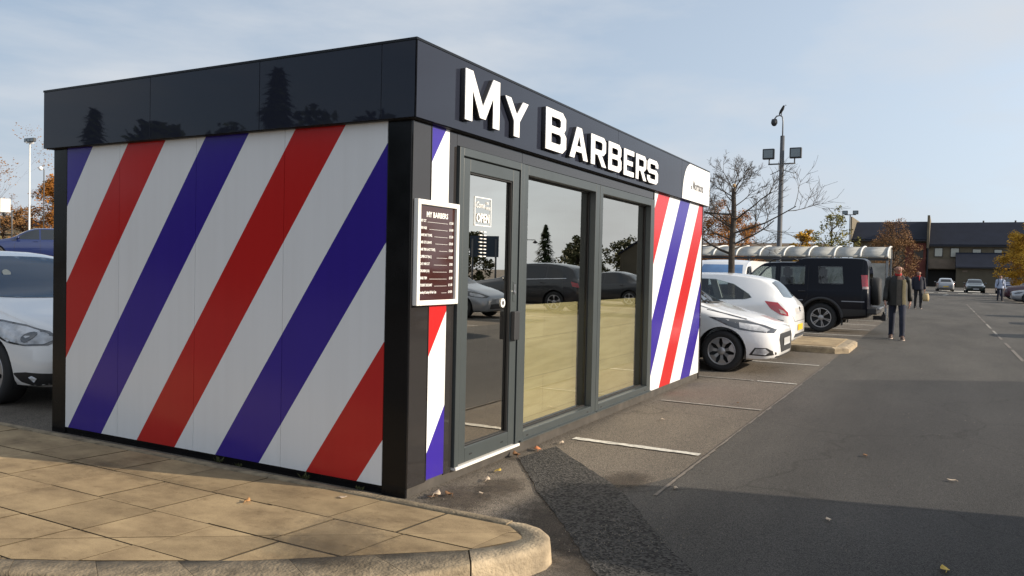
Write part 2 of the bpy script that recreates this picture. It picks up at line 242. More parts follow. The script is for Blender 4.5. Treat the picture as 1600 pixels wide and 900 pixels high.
MT = dict(
 asphalt_bay=asphalt('worn_bay_asphalt', (0.052, 0.045, 0.037), (0.220, 0.186, 0.148), 200, 0.32, 0.55, cracks=True),
 asphalt_lane=asphalt('lane_asphalt', (0.034, 0.032, 0.029), (0.125, 0.115, 0.102), 230, 0.36, 0.45, cracks=True, painted_shadow=True),
 asphalt_trench=asphalt('trench_asphalt', (0.006, 0.006, 0.006), (0.066, 0.062, 0.057), 74, 0.2, 0.9),
 dirt=M('damp_dirt', (0.055, 0.042, 0.030), 0.9, var=0.5, vscale=9, bump=0.4, bscale=90),
 line=M('worn_line_paint', (0.50, 0.48, 0.43), 0.8, var=0.45, vscale=22),
 seam=M('asphalt_seam', (0.15, 0.13, 0.11), 0.9, var=.3, vscale=14), line_faint=M('very_worn_line_paint', (0.24, 0.22, 0.19), 0.85, var=0.4, vscale=20),
 slab=slab_mat(), slabbed=M('paving_joint', (0.030, 0.023, 0.014), 0.95, var=0.4, vscale=20),
 kerb=M('concrete_kerb', (0.33, 0.26, 0.17), 0.85, var=0.4, vscale=7, bump=0.9, bscale=55),
 kerbdark=M('weathered_kerb', (0.23, 0.18, 0.115), 0.88, var=0.45, vscale=11, bump=0.9, bscale=60),
 grass=M('dry_grass', (0.20, 0.17, 0.06), 0.95, var=0.35, vscale=0.8),
 black=M('black_composite', (0.006, 0.006, 0.007), 0.25, spec=0.25, rvar=0.1),
 anth=M('anthracite_gloss', (0.026, 0.024, 0.024), 0.06, spec=0.6, rvar=0.03),
 fascia=M('fascia_gloss', (0.019, 0.022, 0.034), 0.02, spec=0.27),
 frame=M('grey_powder_coat', (0.047, 0.056, 0.058), 0.34, spec=0.5, var=0.06, vscale=4),
 skirt=M('dusty_skirt', (0.052, 0.045, 0.038), 0.8, var=0.35, vscale=6),
 rubber=M('rubber_gasket', (0.008, 0.008, 0.009), 0.6),
 white=M('white_acrylic', (0.80, 0.80, 0.80), 0.35),
 whiteframe=M('white_frame', (0.76, 0.74, 0.70), 0.4),
 lettersub=M('letter_return', (0.035, 0.035, 0.04), 0.4),
 greytext=M('grey_vinyl', (0.07, 0.07, 0.075), 0.5),
 menu=M('brown_menu_print', (0.045, 0.014, 0.011), 0.06, spec=0.9),
 vinylw=M('white_vinyl', (0.78, 0.78, 0.76), 0.5),
 side=stripes('side_stripes', 0, 1, 3.21, 1.44, 0.16), frontr=stripes('front_stripes', 1, 0, 3.88, -1.47, 0.2), frontl=stripes('narrow_stripes', 1, 0, -0.148, -1.44, 0.2),
 pane=glass_mat('window_glass', (0.95, 0.95, 0.93), 0.54, rtint=(1.0, 0.95, 0.86)),
 doorpane=glass_mat('door_glass', (0.60, 0.60, 0.58), 0.66, rtint=(1.0, 0.95, 0.86)),
 wood=wood_mat(), tintglass=glass_mat('tinted_car_glass', (0.50, 0.56, 0.56), 0.07), steel=M('brushed_steel', (0.55, 0.55, 0.55), 0.3, metal=1),
 wall_in=M('interior_wall', (0.10, 0.095, 0.09), 0.7), floor_in=M('interior_floor', (0.09, 0.08, 0.065), 0.5),
 red=M('red_vinyl_seat', (0.35, 0.015, 0.02), 0.35), chrome=M('chrome', (0.75, 0.75, 0.76), 0.12, metal=1),
 tyre=M('tyre_rubber', (0.018, 0.018, 0.019), 0.75), arch=M('arch_liner', (0.010, 0.010, 0.011), 0.9),
 plastic=M('black_plastic', (0.022, 0.022, 0.024), 0.5), alloy=M('alloy_silver', (0.42, 0.41, 0.41), 0.35, metal=0.6),
 alloydark=M('alloy_grey', (0.22, 0.22, 0.23), 0.35, metal=0.6),
 carglass=M('car_glass', (0.010, 0.013, 0.017), 0.03, spec=0.9), carglass_painted_sky=M('car_windscreen', (0.012, 0.045, 0.095), 0.03, spec=0.4),  # windscreen blue is the sky reflection painted into the base colour
 lens=M('headlamp_lens', (0.40, 0.41, 0.43), 0.06, spec=0.9, coat=1, var=0.5, vscale=9), lensdark=M('headlamp_bezel', (0.05, 0.052, 0.058), 0.1, spec=0.8, coat=1),
 taillens=M('tail_lamp_red', (0.42, 0.012, 0.02), 0.1, spec=0.8, coat=1), amber=M('clear_lamp', (0.55, 0.42, 0.40), 0.15),
 plate_w=M('white_plate', (0.42, 0.42, 0.42), 0.4), plate_y=M('yellow_plate', (0.72, 0.45, 0.03), 0.4),
 metalpost=M('galvanised_post', (0.22, 0.23, 0.24), 0.5, metal=0.3, var=0.15, vscale=2), darkpost=M('dark_post', (0.075, 0.08, 0.088), 0.5, var=0.15, vscale=2),
 palepost=M('pale_painted_post', (0.62, 0.62, 0.60), 0.5), lampglass=M('floodlight_glass', (0.16, 0.20, 0.22), 0.1, spec=0.8), lampbody=M('floodlight_body', (0.022, 0.024, 0.028), 0.5),
 bark=M('bark', (0.050, 0.040, 0.032), 0.9, var=0.35, vscale=8), barkpale=M('pale_bark', (0.16, 0.14, 0.12), 0.9, var=0.3, vscale=8), cut=M('pruning_cut', (0.45, 0.30, 0.15), 0.9),
 leaf_or=leaf_mat('orange_leaves', (0.16, 0.055, 0.012), (0.42, 0.17, 0.025), (0.30, 0.12, 0.02)),
 leaf_gold=leaf_mat('gold_leaves', (0.16, 0.085, 0.010), (0.62, 0.38, 0.04), (0.46, 0.25, 0.025)),
 leaf_yg=leaf_mat('yellow_green_leaves', (0.07, 0.075, 0.018), (0.24, 0.20, 0.05)),
 leaf_brown=leaf_mat('brown_leaves', (0.10, 0.045, 0.020), (0.26, 0.14, 0.05)),
 leaf_dk=leaf_mat('dark_evergreen', (0.010, 0.018, 0.008), (0.045, 0.065, 0.022)), leaf_grn=leaf_mat('dull_green_leaves', (0.030, 0.038, 0.014), (0.085, 0.085, 0.030)),
 slate=M('slate_roof', (0.013, 0.016, 0.027), 0.7, spec=0.12, var=0.18, vscale=0.6), tanbrick=M('tan_brick', (0.15, 0.125, 0.085), 0.9, var=0.16, vscale=0.9),
 olivebrick=M('olive_brick', (0.10, 0.085, 0.058), 0.9, var=0.16, vscale=0.9), redbrick=M('red_brick', (0.135, 0.040, 0.030), 0.9, var=0.2, vscale=1.2), gutter=M('dark_gutter', (0.015, 0.016, 0.022), 0.6),
 winpale=M('pale_window', (0.42, 0.42, 0.36), 0.15, spec=0.8), winframe=M('window_frame_dark', (0.05, 0.04, 0.032), 0.6), entrance=M('entrance_shade', (0.035, 0.032, 0.028), 0.8), board=M('fascia_board_brown', (0.17, 0.13, 0.095), 0.8, var=0.2, vscale=1.0),
 poly=glass_mat('polycarbonate', (0.72, 0.74, 0.74), 0.12, 0.25, (0.9, 0.92, 0.95)), polydull=M('weathered_polycarbonate', (0.30, 0.30, 0.28), 0.6, spec=0.3, var=0.25, vscale=3), hoop=M('white_hoop', (0.62, 0.62, 0.60), 0.5), wire=M('trolley_wire', (0.35, 0.36, 0.37), 0.35, metal=0.7),
 skin=M('skin', (0.36, 0.20, 0.145), 0.6, var=0.12, vscale=14), hair_grey=M('grey_hair', (0.34, 0.27, 0.20), 0.8), hair_brown=M('brown_hair', (0.06, 0.03, 0.018), 0.8),
 jacket=M('dark_waxed_jacket', (0.009, 0.009, 0.007), 0.6, var=0.35, vscale=8), lining=M('quilted_lining', (0.12, 0.10, 0.05), 0.8, var=0.3, vscale=30), jumper=M('grey_brown_jumper', (0.085, 0.075, 0.062), 0.9, var=0.2, vscale=20), jeans=M('dark_jeans', (0.012, 0.016, 0.034), 0.85, var=0.35, vscale=9),
 navy=M('navy_coat', (0.014, 0.016, 0.030), 0.8), redcloth=M('red_cloth', (0.40, 0.02, 0.02), 0.85), blackcloth=M('black_cloth', (0.016, 0.016, 0.018), 0.85), shoes=M('brown_shoes', (0.09, 0.05, 0.035), 0.6), sole=M('pale_sole', (0.45, 0.36, 0.30), 0.7), paleblue=M('pale_blue_jacket', (0.40, 0.45, 0.58), 0.8), beige=M('beige_bag', (0.50, 0.38, 0.20), 0.7),
 signblue=M('sign_navy', (0.018, 0.035, 0.060), 0.35), signyellow=M('sign_yellow', (0.6, 0.45, 0.05), 0.5), vanglass_painted_sky=M('van_windscreen', (0.10, 0.22, 0.42), 0.04, spec=1.0, var=0.3, vscale=1.5),  # van windscreen has the reflected sky put into its blue base colour
 bin=M('grey_steel_blocker', (0.16, 0.17, 0.17), 0.6, var=0.15, vscale=2),  # bin is the material of the added shadow blocker
)
def paint(name, col, metal=0.0, rough=0.28):
    return M(name, col, rough, metal=metal, spec=0.5, coat=1.0)
PAINT = dict(white=paint('white_car_paint', (0.80, 0.80, 0.80)), navy=M('dark_navy_car_paint', (0.004, 0.005, 0.010), 0.3, spec=0.22), blue=paint('blue_car_paint', (0.005, 0.014, 0.075)),
 silver=paint('silver_car_paint', (0.36, 0.37, 0.39), 0.5), dark=paint('dark_grey_car_paint', (0.014, 0.016, 0.020)), maroon=paint('maroon_car_paint', (0.050, 0.010, 0.022)), paleblue=paint('pale_blue_car_paint', (0.32, 0.40, 0.50), 0.3), green=paint('dark_green_car_paint', (0.010, 0.022, 0.018)))

# ------------------------------------------------------------------ object helpers
def props(o, label=None, cat=None, group=None, kind=None):
    if label: o['label'] = label
    if cat: o['category'] = cat
    if group: o['group'] = group
    if kind: o['kind'] = kind
    return o
def empty(name, loc=(0, 0, 0), rz=0.0, label=None, cat=None, group=None):
    o = bpy.data.objects.new(name, None); o.empty_display_size = 0.2; COL.objects.link(o); o.location = loc; o.rotation_euler = (0, 0, rz)
    return props(o, label, cat, group)
def obj(name, bm, mat, parent=None, smooth=False, bevel=0.0, loc=None):
    if isinstance(bm, bmesh.types.BMesh):
        bmesh.ops.recalc_face_normals(bm, faces=bm.faces[:])
        me = bpy.data.meshes.new(name); bm.to_mesh(me); bm.free()
    else: me = bm; me.name = name
    mats = mat if isinstance(mat, (list, tuple)) else [mat]
    for m in mats: me.materials.append(m)
    if smooth:
        for p in me.polygons: p.use_smooth = True
    o = bpy.data.objects.new(name, me); COL.objects.link(o)
    if parent: o.parent = parent
    if loc: o.location = loc
    if bevel:
        b = o.modifiers.new('bevel', 'BEVEL'); b.width = bevel; b.segments = 2; b.limit_method = 'ANGLE'; b.angle_limit = R(40)
    return o
def copy_tree(o, parent=None):
    c = o.copy(); COL.objects.link(c)
    if parent: c.parent = parent
    for ch in list(o.children): copy_tree(ch, c)
    return c
def smooth_by_angle(o, ang=35):
    me = o.data; bm = bmesh.new(); bm.from_mesh(me)
    for f in bm.faces: f.smooth = True
    for e in bm.edges:
        if len(e.link_faces) == 2 and e.calc_face_angle(0) > R(ang): e.smooth = False
    bm.to_mesh(me); bm.free()

def box(bm, x0, x1, y0, y1, z0, z1, mi=0):
    v = [bm.verts.new((x, y, z)) for x in (x0, x1) for y in (y0, y1) for z in (z0, z1)]
    for f in ((0, 1, 3, 2), (4, 6, 7, 5), (0, 4, 5, 1), (2, 3, 7, 6), (0, 2, 6, 4), (1, 5, 7, 3)):
        q = bm.faces.new([v[i] for i in f]); q.material_index = mi
    return v
def B(*a):
    bm = bmesh.new(); box(bm, *a); return bm
def BB(*boxes):
    bm = bmesh.new()
    for b in boxes: box(bm, *b)
    return bm
def tube(bm, pts, rad, n=8, cap=True, mi=0):
    pts = [Vector(p) for p in pts]; rads = rad if isinstance(rad, (list, tuple)) else [rad]*len(pts)
    rings = []; prev = None
    for i, p in enumerate(pts):
        d = (pts[min(i+1, len(pts)-1)] - pts[max(i-1, 0)]).normalized()
        if prev is None:
            a = d.orthogonal().normalized()
        else:
            a = (prev - d*prev.dot(d))
            a = a.normalized() if a.length > 1e-6 else d.orthogonal().normalized()
        prev = a; b = d.cross(a)
        rings.append([bm.verts.new(p + (a*math.cos(t) + b*math.sin(t))*rads[i]) for t in (2*math.pi*k/n for k in range(n))])
    for r0, r1 in zip(rings, rings[1:]):
        for k in range(n):
            f = bm.faces.new((r0[k], r0[(k+1) % n], r1[(k+1) % n], r1[k])); f.smooth = True; f.material_index = mi
    if cap:
        bm.faces.new(rings[0][::-1]).material_index = mi; bm.faces.new(rings[-1]).material_index = mi
def lathe(bm, prof, axis='y', n=28, origin=(0, 0, 0), mi=0):
    """prof: (radius, along axis)"""
    o = Vector(origin); rings = []
    for r, h in prof:
        ring = []
        for k in range(n):
            t = 2*math.pi*k/n; c, s = r*math.cos(t), r*math.sin(t)
            ring.append(bm.verts.new(o + (Vector((c, h, s)) if axis == 'y' else Vector((c, s, h)) if axis == 'z' else Vector((h, c, s)))))
        rings.append(ring)
    for r0, r1 in zip(rings, rings[1:]):
        for k in range(n):
            f = bm.faces.new((r0[k], r0[(k+1) % n], r1[(k+1) % n], r1[k])); f.smooth = True; f.material_index = mi
    return rings
def prism(bm, poly, t0, t1, plane='xz', mi=0):
    def P(u, v, t): return (u, t, v) if plane == 'xz' else (t, u, v) if plane == 'yz' else (u, v, t)
    a = [bm.verts.new(P(u, v, t0)) for u, v in poly]; b = [bm.verts.new(P(u, v, t1)) for u, v in poly]; n = len(poly)
    fs = [bm.faces.new(a), bm.faces.new(b[::-1])]
    for i in range(n): fs.append(bm.faces.new((a[i], b[i], b[(i+1) % n], a[(i+1) % n])))
    for f in fs: f.material_index = mi
def blob(bm, c, r, seg=12, mi=0, jitter=0):
    g = bmesh.ops.create_uvsphere(bm, u_segments=seg, v_segments=max(6, seg*2//3), radius=1)
    for v in g['verts']:
        k = 1 + random.uniform(-jitter, jitter)
        v.co = Vector((v.co.x*r[0]*k + c[0], v.co.y*r[1]*k + c[1], v.co.z*r[2]*k + c[2]))
        for f in v.link_faces: f.smooth = True; f.material_index = mi

def pane_sheet(x0, x1, y, z0, z1):
    bm = bmesh.new(); bm.faces.new([bm.verts.new(p) for p in ((x0, y, z0), (x1, y, z0), (x1, y, z1), (x0, y, z1))]); return bm
def curve_mesh(loops, extrude):
    cu = bpy.data.curves.new('tmp', 'CURVE'); cu.dimensions = '2D'; cu.fill_mode = 'BOTH'; cu.extrude = extrude
    for lp in loops:
        s = cu.splines.new('POLY'); s.points.add(len(lp)-1); s.use_cyclic_u = True
        for p, (x, y) in zip(s.points, lp): p.co = (x, y, 0, 1)
    return to_mesh(cu)
def to_mesh(cu):
    o = bpy.data.objects.new('tmp', cu); COL.objects.link(o); dg = bpy.context.evaluated_depsgraph_get(); dg.update()
    me = bpy.data.meshes.new_from_object(o.evaluated_get(dg)); bpy.data.objects.remove(o); bpy.data.curves.remove(cu); return me
def text_mesh(body, size, extrude=0.0005, align='LEFT', stretch=1.0, shear=0.0, bold=0.0):
    cu = bpy.data.curves.new('tmp', 'FONT'); cu.body = body; cu.size = size; cu.extrude = extrude; cu.align_x = align; cu.resolution_u = 2; cu.shear = shear; cu.offset = bold
    me = to_mesh(cu)
    if stretch != 1: me.transform(Matrix.Diagonal((stretch, 1, 1, 1)))
    return me
FRONT = Matrix.Rotation(R(90), 4, 'X')          # text plane -> xz plane facing -y
def merge(name, items, mat, parent=None):
    """items: (mesh, matrix) joined into ONE mesh object"""
    bm = bmesh.new()
    for me, mtx in items:
        me.transform(mtx); bm.from_mesh(me); bpy.data.meshes.remove(me)
    me = bpy.data.meshes.new(name); bm.to_mesh(me); bm.free(); return obj(name, me, mat, parent)

# ------------------------------------------------------------------ ground
def S(t):
    t = max(0.0, min(1.0, t)); return t*t*(3-2*t)
def H(x, y):
    dip = max(S((0.9-x)/1.2)*S((-0.15-y)/0.8), S((-0.75-x)/0.6))
    z = -0.11*dip
    z += 0.07*min(max(y-12, 0), 20) + 0.04*min(max(y-32, 0), 26)
    return z
def clip_poly(poly, inside):
    """Sutherland-Hodgman against a list of half planes (nx, ny, d): keep nx*x+ny*y <= d"""
    for nx, ny, d in inside:
        outp = []
        for i in range(len(poly)):
            a, b = poly[i], poly[(i+1) % len(poly)]; da = nx*a[0]+ny*a[1]-d; db = nx*b[0]+ny*b[1]-d
            if da <= 0: outp.append(a)
            if da*db < 0:
                t = da/(da-db); outp.append((a[0]+t*(b[0]-a[0]), a[1]+t*(b[1]-a[1])))
        poly = outp
        if len(poly) < 3: return []
    return poly
def sheet(name, poly, off, mat, xs=(), ys=()):
    bm = bmesh.new(); bm.faces.new([bm.verts.new((x, y, 0)) for x, y in poly])
    for ax, vals in ((0, xs), (1, ys)):
        for v in vals:
            co = [0, 0, 0]; no = [0, 0, 0]; co[ax] = v; no[ax] = 1
            bmesh.ops.bisect_plane(bm, geom=bm.verts[:]+bm.edges[:]+bm.faces[:], plane_co=co, plane_no=no)
    for v in bm.verts: v.co.z = H(v.co.x, v.co.y)+off
    for f in bm.faces:
        if f.normal.z < 0: f.normal_flip()
        f.smooth = True
    me = bpy.data.meshes.new(name); bm.to_mesh(me); bm.free()
    o = obj(name, me, mat); o['kind'] = 'structure'; return o
FX = [-1.6+0.15*i for i in range(22)]; FY = [-1.3+0.12*i for i in range(14)]
sheet('car_park', [(-400, -400), (1200, -400), (1200, 400), (-400, 400)], 0.0, MT['asphalt_bay'], FX, FY+[12, 20, 32, 45, 58])
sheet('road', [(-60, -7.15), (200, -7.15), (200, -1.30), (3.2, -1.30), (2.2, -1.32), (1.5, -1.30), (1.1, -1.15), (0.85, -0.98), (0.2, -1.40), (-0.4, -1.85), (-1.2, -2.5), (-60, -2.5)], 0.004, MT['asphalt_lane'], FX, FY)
def jag(a, b, n=14, amp=0.009):
    pts = []
    for i in range(n):
        t = i/n; x = a[0]+(b[0]-a[0])*t; y = a[1]+(b[1]-a[1])*t; pts.append((x+random.uniform(-amp, amp), y+random.uniform(-amp, amp)))
    return pts
sheet('trench_patch', jag((1.297, -0.10), (0.594, -0.615))+jag((0.594, -0.615), (0.17, -1.016))+jag((0.17, -1.016), (-0.258, -1.374))+jag((-0.258, -1.374), (-0.9, -1.91))+[(-1.5, -2.4), (-1.2, -2.83)]
      + jag((-0.66, -2.36), (-0.024, -1.825))+jag((-0.024, -1.825), (0.303, -1.532))+jag((0.303, -1.532), (0.978, -1.0))+jag((0.978, -1.0), (1.88, -0.10)), 0.009, MT['asphalt_trench'], FX, FY)
def rag_line(x0, x1, y0, y1, n=26):
    """a painted line with worn, uneven edges along y"""
    a = [(x0+random.uniform(-.008, .008), y0+(y1-y0)*i/n) for i in range(n+1)]; b = [(x1+random.uniform(-.008, .008), y0+(y1-y0)*i/n) for i in range(n+1)]
    return a + b[::-1]
marks = bmesh.new()
def mark(poly, off=0.008, mi=0):
    f = marks.faces.new([marks.verts.new((x, y, H(x, y)+off)) for x, y in poly]); f.material_index = mi
    if f.normal.z < 0: f.normal_flip()
mark(rag_line(2.16, 2.245, -1.25, -0.16)); mark(rag_line(4.59, 4.65, -1.26, -0.16), mi=1); mark(rag_line(6.94, 7.0, -1.26, -0.75)); mark(rag_line(6.94, 7.0, -0.7, 4.6), mi=1)
for x in (9.46,): mark(rag_line(x-.035, x+.035, -1.22, 4.6))
for x in (14.35, 16.85, 19.3, 21.75, 24.3, 26.8, 29.3, 31.8, 34.3): mark(rag_line(x-.05, x+.05, -1.25, 4.6))
for i in range(42):                                           # seam between bays and lane
    x = 0.9+i*0.22; mark([(x, -1.315+random.uniform(-.012, .012)), (x+.22, -1.315+random.uniform(-.012, .012)), (x+.22, -1.297), (x, -1.297)], 0.0085, 2)
x = 10.0
while x < 46:                                                 # faint centre line of the lane
    l = random.uniform(1.0, 2.6); mark([(x, -4.25), (x+l, -4.25), (x+l, -4.19), (x, -4.19)], mi=1 if random.random() < .35 else 2); x += l+random.uniform(.3, 1.2)
for i in range(14):
    y = -7.0; x = 8+i*2.45; mark(rag_line(x-.045, x+.045, -11.8, -7.2))
for y in (-1.5, -2.7, -4.4, -5.6, -7.0): mark([(84, y), (85.6, y), (85.6, y-.8), (84, y-.8)])
mark([(72, -3.2), (76, -3.6), (76, -3.4), (72, -3.0)]); mark([(96, -7), (101, -7), (101, -3), (96, -3)])
o = obj('parking_markings', marks, [MT['line'], MT['line_faint'], MT['seam']]); o['kind'] = 'structure'
# pavement: buff slabs with open joints, edging, rounded kerb nose
inner = [(-0.155, 9.0), (-0.155, -0.81), (-0.30, -0.985), (-0.60, -0.82), (-1.28, 0.0), (-1.66, 0.61), (-1.90, 1.05), (-2.40, 2.2), (-2.9, 3.6), (-4.2, 9.0)]
def halfplanes(poly):
    hp = []; n = len(poly)
    for i in range(n):
        (x0, y0), (x1, y1) = poly[i], poly[(i+1) % n]; nx, ny = (y1-y0), -(x1-x0); l = math.hypot(nx, ny); nx, ny = nx/l, ny/l
        hp.append((nx, ny, nx*x0+ny*y0))
    return hp
cx = sum(p[0] for p in inner)/len(inner); cy_ = sum(p[1] for p in inner)/len(inner)
hp = []
hull = [(-0.155, 9.0), (-0.155, -0.81), (-0.30, -0.985), (-0.60, -0.82), (-1.28, 0.0), (-1.66, 0.61), (-1.90, 1.05), (-2.40, 2.2), (-2.9, 3.6), (-4.2, 9.0)]
for nx, ny, d in halfplanes(hull):
    if nx*cx+ny*cy_ > d: nx, ny, d = -nx, -ny, -d
    hp.append((nx, ny, d))
bm = bmesh.new(); tone = []
dg0, dg1 = (-0.97, 0.172), (-0.298, -0.809); dn = (dg1[1]-dg0[1], -(dg1[0]-dg0[0])); dl = math.hypot(*dn); dn = (dn[0]/dl, dn[1]/dl); dd = dn[0]*dg0[0]+dn[1]*dg0[1]
XE = [-0.155, -0.58, -1.012, -1.436, -1.86, -2.28, -2.70, -3.12, -3.54, -3.96, -4.4]
for i in range(len(XE)-1):
    for j in range(-5, 22):
        xa, xb = XE[i], XE[i+1]; y0 = 0.077+0.475*j; g = 0.0052
        sh = -0.13; jit = random.uniform(-.006, .006)+(0.10 if i == 3 else 0)
        q = [(xa-g, y0+g+jit), (xb+g, y0+g+sh*(xb-xa)+jit), (xb+g, y0+.475-g+sh*(xb-xa)+jit), (xa-g, y0+.475-g+jit)]
        for side_ in (1, -1):
            half = (dn[0]*side_, dn[1]*side_, dd*side_-0.003)
            p = clip_poly(q, hp+[half])
            if len(p) < 3: continue
            tt = random.uniform(0.78, 1.08); dz = random.uniform(-.002, .002)
            vs = [bm.verts.new((x, y, 0.015+dz+random.uniform(-.001, .001))) for x, y in p]; vb = [bm.verts.new((x, y, -0.06)) for x, y in p]
            try: bm.faces.new(vs); tone.append(tt)
            except ValueError: continue
            for k in range(len(p)):
                try: bm.faces.new((vs[k], vb[k], vb[(k+1) % len(p)], vs[(k+1) % len(p)])); tone.append(tt*0.3)
                except ValueError: pass
me_f = len(bm.faces)
bmesh.ops.recalc_face_normals(bm, faces=bm.faces[:])
me = bpy.data.meshes.new('pavement'); bm.to_mesh(me); bm.free()
at = me.color_attributes.new('tone', 'FLOAT_COLOR', 'CORNER')
for p, tv in zip(me.polygons, tone):
    for li in p.loop_indices: at.data[li].color = (tv, tv*0.985, tv*0.96, 1)
o = obj('pavement', me, MT['slab']); o['kind'] = 'structure'
bm = bmesh.new(); vs = [bm.verts.new((x, y, 0.0105)) for x, y in inner]; bm.faces.new(vs)
o = obj('pavement_bed', bm, MT['slabbed']); o['kind'] = 'structure'
def strip(name, outer, inner_, ztop, zbot, mat, rounded=0.03):
    """kerb course between an outer and an inner outline with a rounded arris"""
    bm = bmesh.new(); n = len(outer); rows = []
    for (ox, oy), (ix, iy) in zip(outer, inner_):
        d = Vector((ox-ix, oy-iy)); 
        d = d.normalized() if d.length > 1e-6 else Vector((1, 0)); r = rounded
        pr = [(ix, iy, ztop-.05), (ix, iy, ztop)]
        for k in range(5):
            t = R(90*(k/4)); pr.append((ox-d.x*(r-r*math.sin(t)), oy-d.y*(r-r*math.sin(t)), ztop-r+r*math.cos(t)))
        pr += [(ox+d.x*.012, oy+d.y*.012, zbot)]
        rows.append([bm.verts.new(p) for p in pr])
    for a, b in zip(rows, rows[1:]):
        for k in range(len(a)-1):
            f = bm.faces.new((a[k], a[k+1], b[k+1], b[k])); f.smooth = True
    for rw in (rows[0], rows[-1]):
        bm.faces.new([bm.verts.new(v.co) for v in rw])
    o = obj(name, bm, mat); o['kind'] = 'structure'; return o
for k in range(11):                                           # edging stones along the kiosk
    a = -0.79+k*0.915; b = a+0.908
    strip('edging', [(-0.072-.008*S(a/3), a), (-0.072-.008*S(b/3), b)], [(-0.150, a), (-0.150, b)], 0.02, -0.12, MT['kerbdark'], 0.012)
nose_o = [(-0.060, -0.80), (-0.052, -0.88), (-0.085, -0.985), (-0.155, -1.065), (-0.25, -1.115), (-0.34, -1.125), (-0.45, -1.095), (-0.60, -1.025), (-0.76, -0.935)]
nose_i = [(-0.150, -0.80), (-0.155, -0.83), (-0.20, -0.90), (-0.26, -0.95), (-0.31, -0.975), (-0.37, -0.955), (-0.45, -0.925), (-0.53, -0.875), (-0.595, -0.82)]
strip('kerb', nose_o, nose_i, 0.016, -0.16, MT['kerb'], 0.035)
kx = [((-0.765, -0.93), (-0.60, -0.815)), ((-1.03, -0.755), (-0.90, -0.455)), ((-1.30, -0.38), (-1.165, -0.14)), ((-1.55, 0.06), (-1.46, 0.29)), ((-1.78, 0.42), (-1.665, 0.61)), ((-1.95, 0.82), (-1.85, 0.95)), ((-2.07, 1.15), (-1.97, 1.20)), ((-2.52, 2.25), (-2.42, 2.24)), ((-3.02, 3.6), (-2.90, 3.6)), ((-4.3, 9.0), (-4.2, 9.0))]
for a, b in zip(kx, kx[1:]):
    e = 0.0012; ux, uy = (b[0][0]-a[0][0]), (b[0][1]-a[0][1]); l = math.hypot(ux, uy); ux, uy = ux/l*e, uy/l*e
    zt = 0.013
    strip('kerb', [(a[0][0]+ux, a[0][1]+uy), (b[0][0]-ux, b[0][1]-uy)], [(a[1][0]+ux, a[1][1]+uy), (b[1][0]-ux, b[1][1]-uy)], zt, -0.16, MT['kerbdark'], 0.022)
# damp dirt where leaves collect against the kiosk and along the kerb
def dirt(name, cx_, cy_, rx, ry, off=0.0065, strength=.6):
    m = MT['dirt'].copy(); t = m.node_tree; o_ = t.nodes['Material Output']; p = t.nodes['Principled BSDF']
    tcn = t.nodes.new('ShaderNodeTexCoord'); mpn = t.nodes.new('ShaderNodeMapping'); mpn.inputs['Location'].default_value = (-cx_/rx, -cy_/ry, 0); mpn.inputs['Scale'].default_value = (1/rx, 1/ry, 0)
    ln_ = t.nodes.new('ShaderNodeVectorMath'); ln_.operation = 'LENGTH'; nn = t.nodes.new('ShaderNodeTexNoise'); nn.inputs['Scale'].default_value = 16; nn.inputs['Detail'].default_value = 8; nn.inputs['Roughness'].default_value = .7
    ad = t.nodes.new('ShaderNodeMath'); ad.operation = 'MULTIPLY_ADD'; ad.inputs[1].default_value = 1.5; mr = t.nodes.new('ShaderNodeMapRange'); mr.inputs['From Min'].default_value = 1.15; mr.inputs['From Max'].default_value = 1.65; mr.inputs['To Min'].default_value = strength; mr.inputs['To Max'].default_value = 0
    tr = t.nodes.new('ShaderNodeBsdfTransparent'); ms = t.nodes.new('ShaderNodeMixShader'); k = t.links.new
    k(tcn.outputs['Object'], mpn.inputs[0]); k(mpn.outputs[0], ln_.inputs[0]); k(tcn.outputs['Object'], nn.inputs['Vector']); k(nn.outputs['Fac'], ad.inputs[0]); k(ln_.outputs['Value'], ad.inputs[2]); k(ad.outputs[0], mr.inputs['Value'])
    k(mr.outputs['Result'], ms.inputs[0]); k(tr.outputs[0], ms.inputs[1]); k(p.outputs[0], ms.inputs[2]); k(ms.outputs[0], o_.inputs[0])
    x0, x1, y0, y1 = cx_-rx*1.1, cx_+rx*1.1, cy_-ry*1.1, cy_+ry*1.1
    return sheet(name, [(x0, y0), (x1, y0), (x1, y1), (x0, y1)], off, m, FX, FY)
dirt('dirt_patch', 0.20, -0.27, 0.36, 0.26); dirt('dirt_patch', 0.55, -0.36, 0.30, 0.20); dirt('dirt_patch', 1.15, -1.02, 0.34, 0.22, 0.0072); dirt('dirt_patch', 0.25, -0.95, 0.55, 0.40, 0.0068); dirt('dirt_patch', -0.05, -1.35, 0.42, 0.34, 0.007); dirt('dirt_patch', -1.0, -0.28, 0.30, 0.40, 0.135, .45); dirt('dirt_patch', -1.45, 0.75, 0.30, 0.55, .018, .3); dirt('dirt_patch', -0.55, 1.9, 0.16, 0.8, .018, .22)
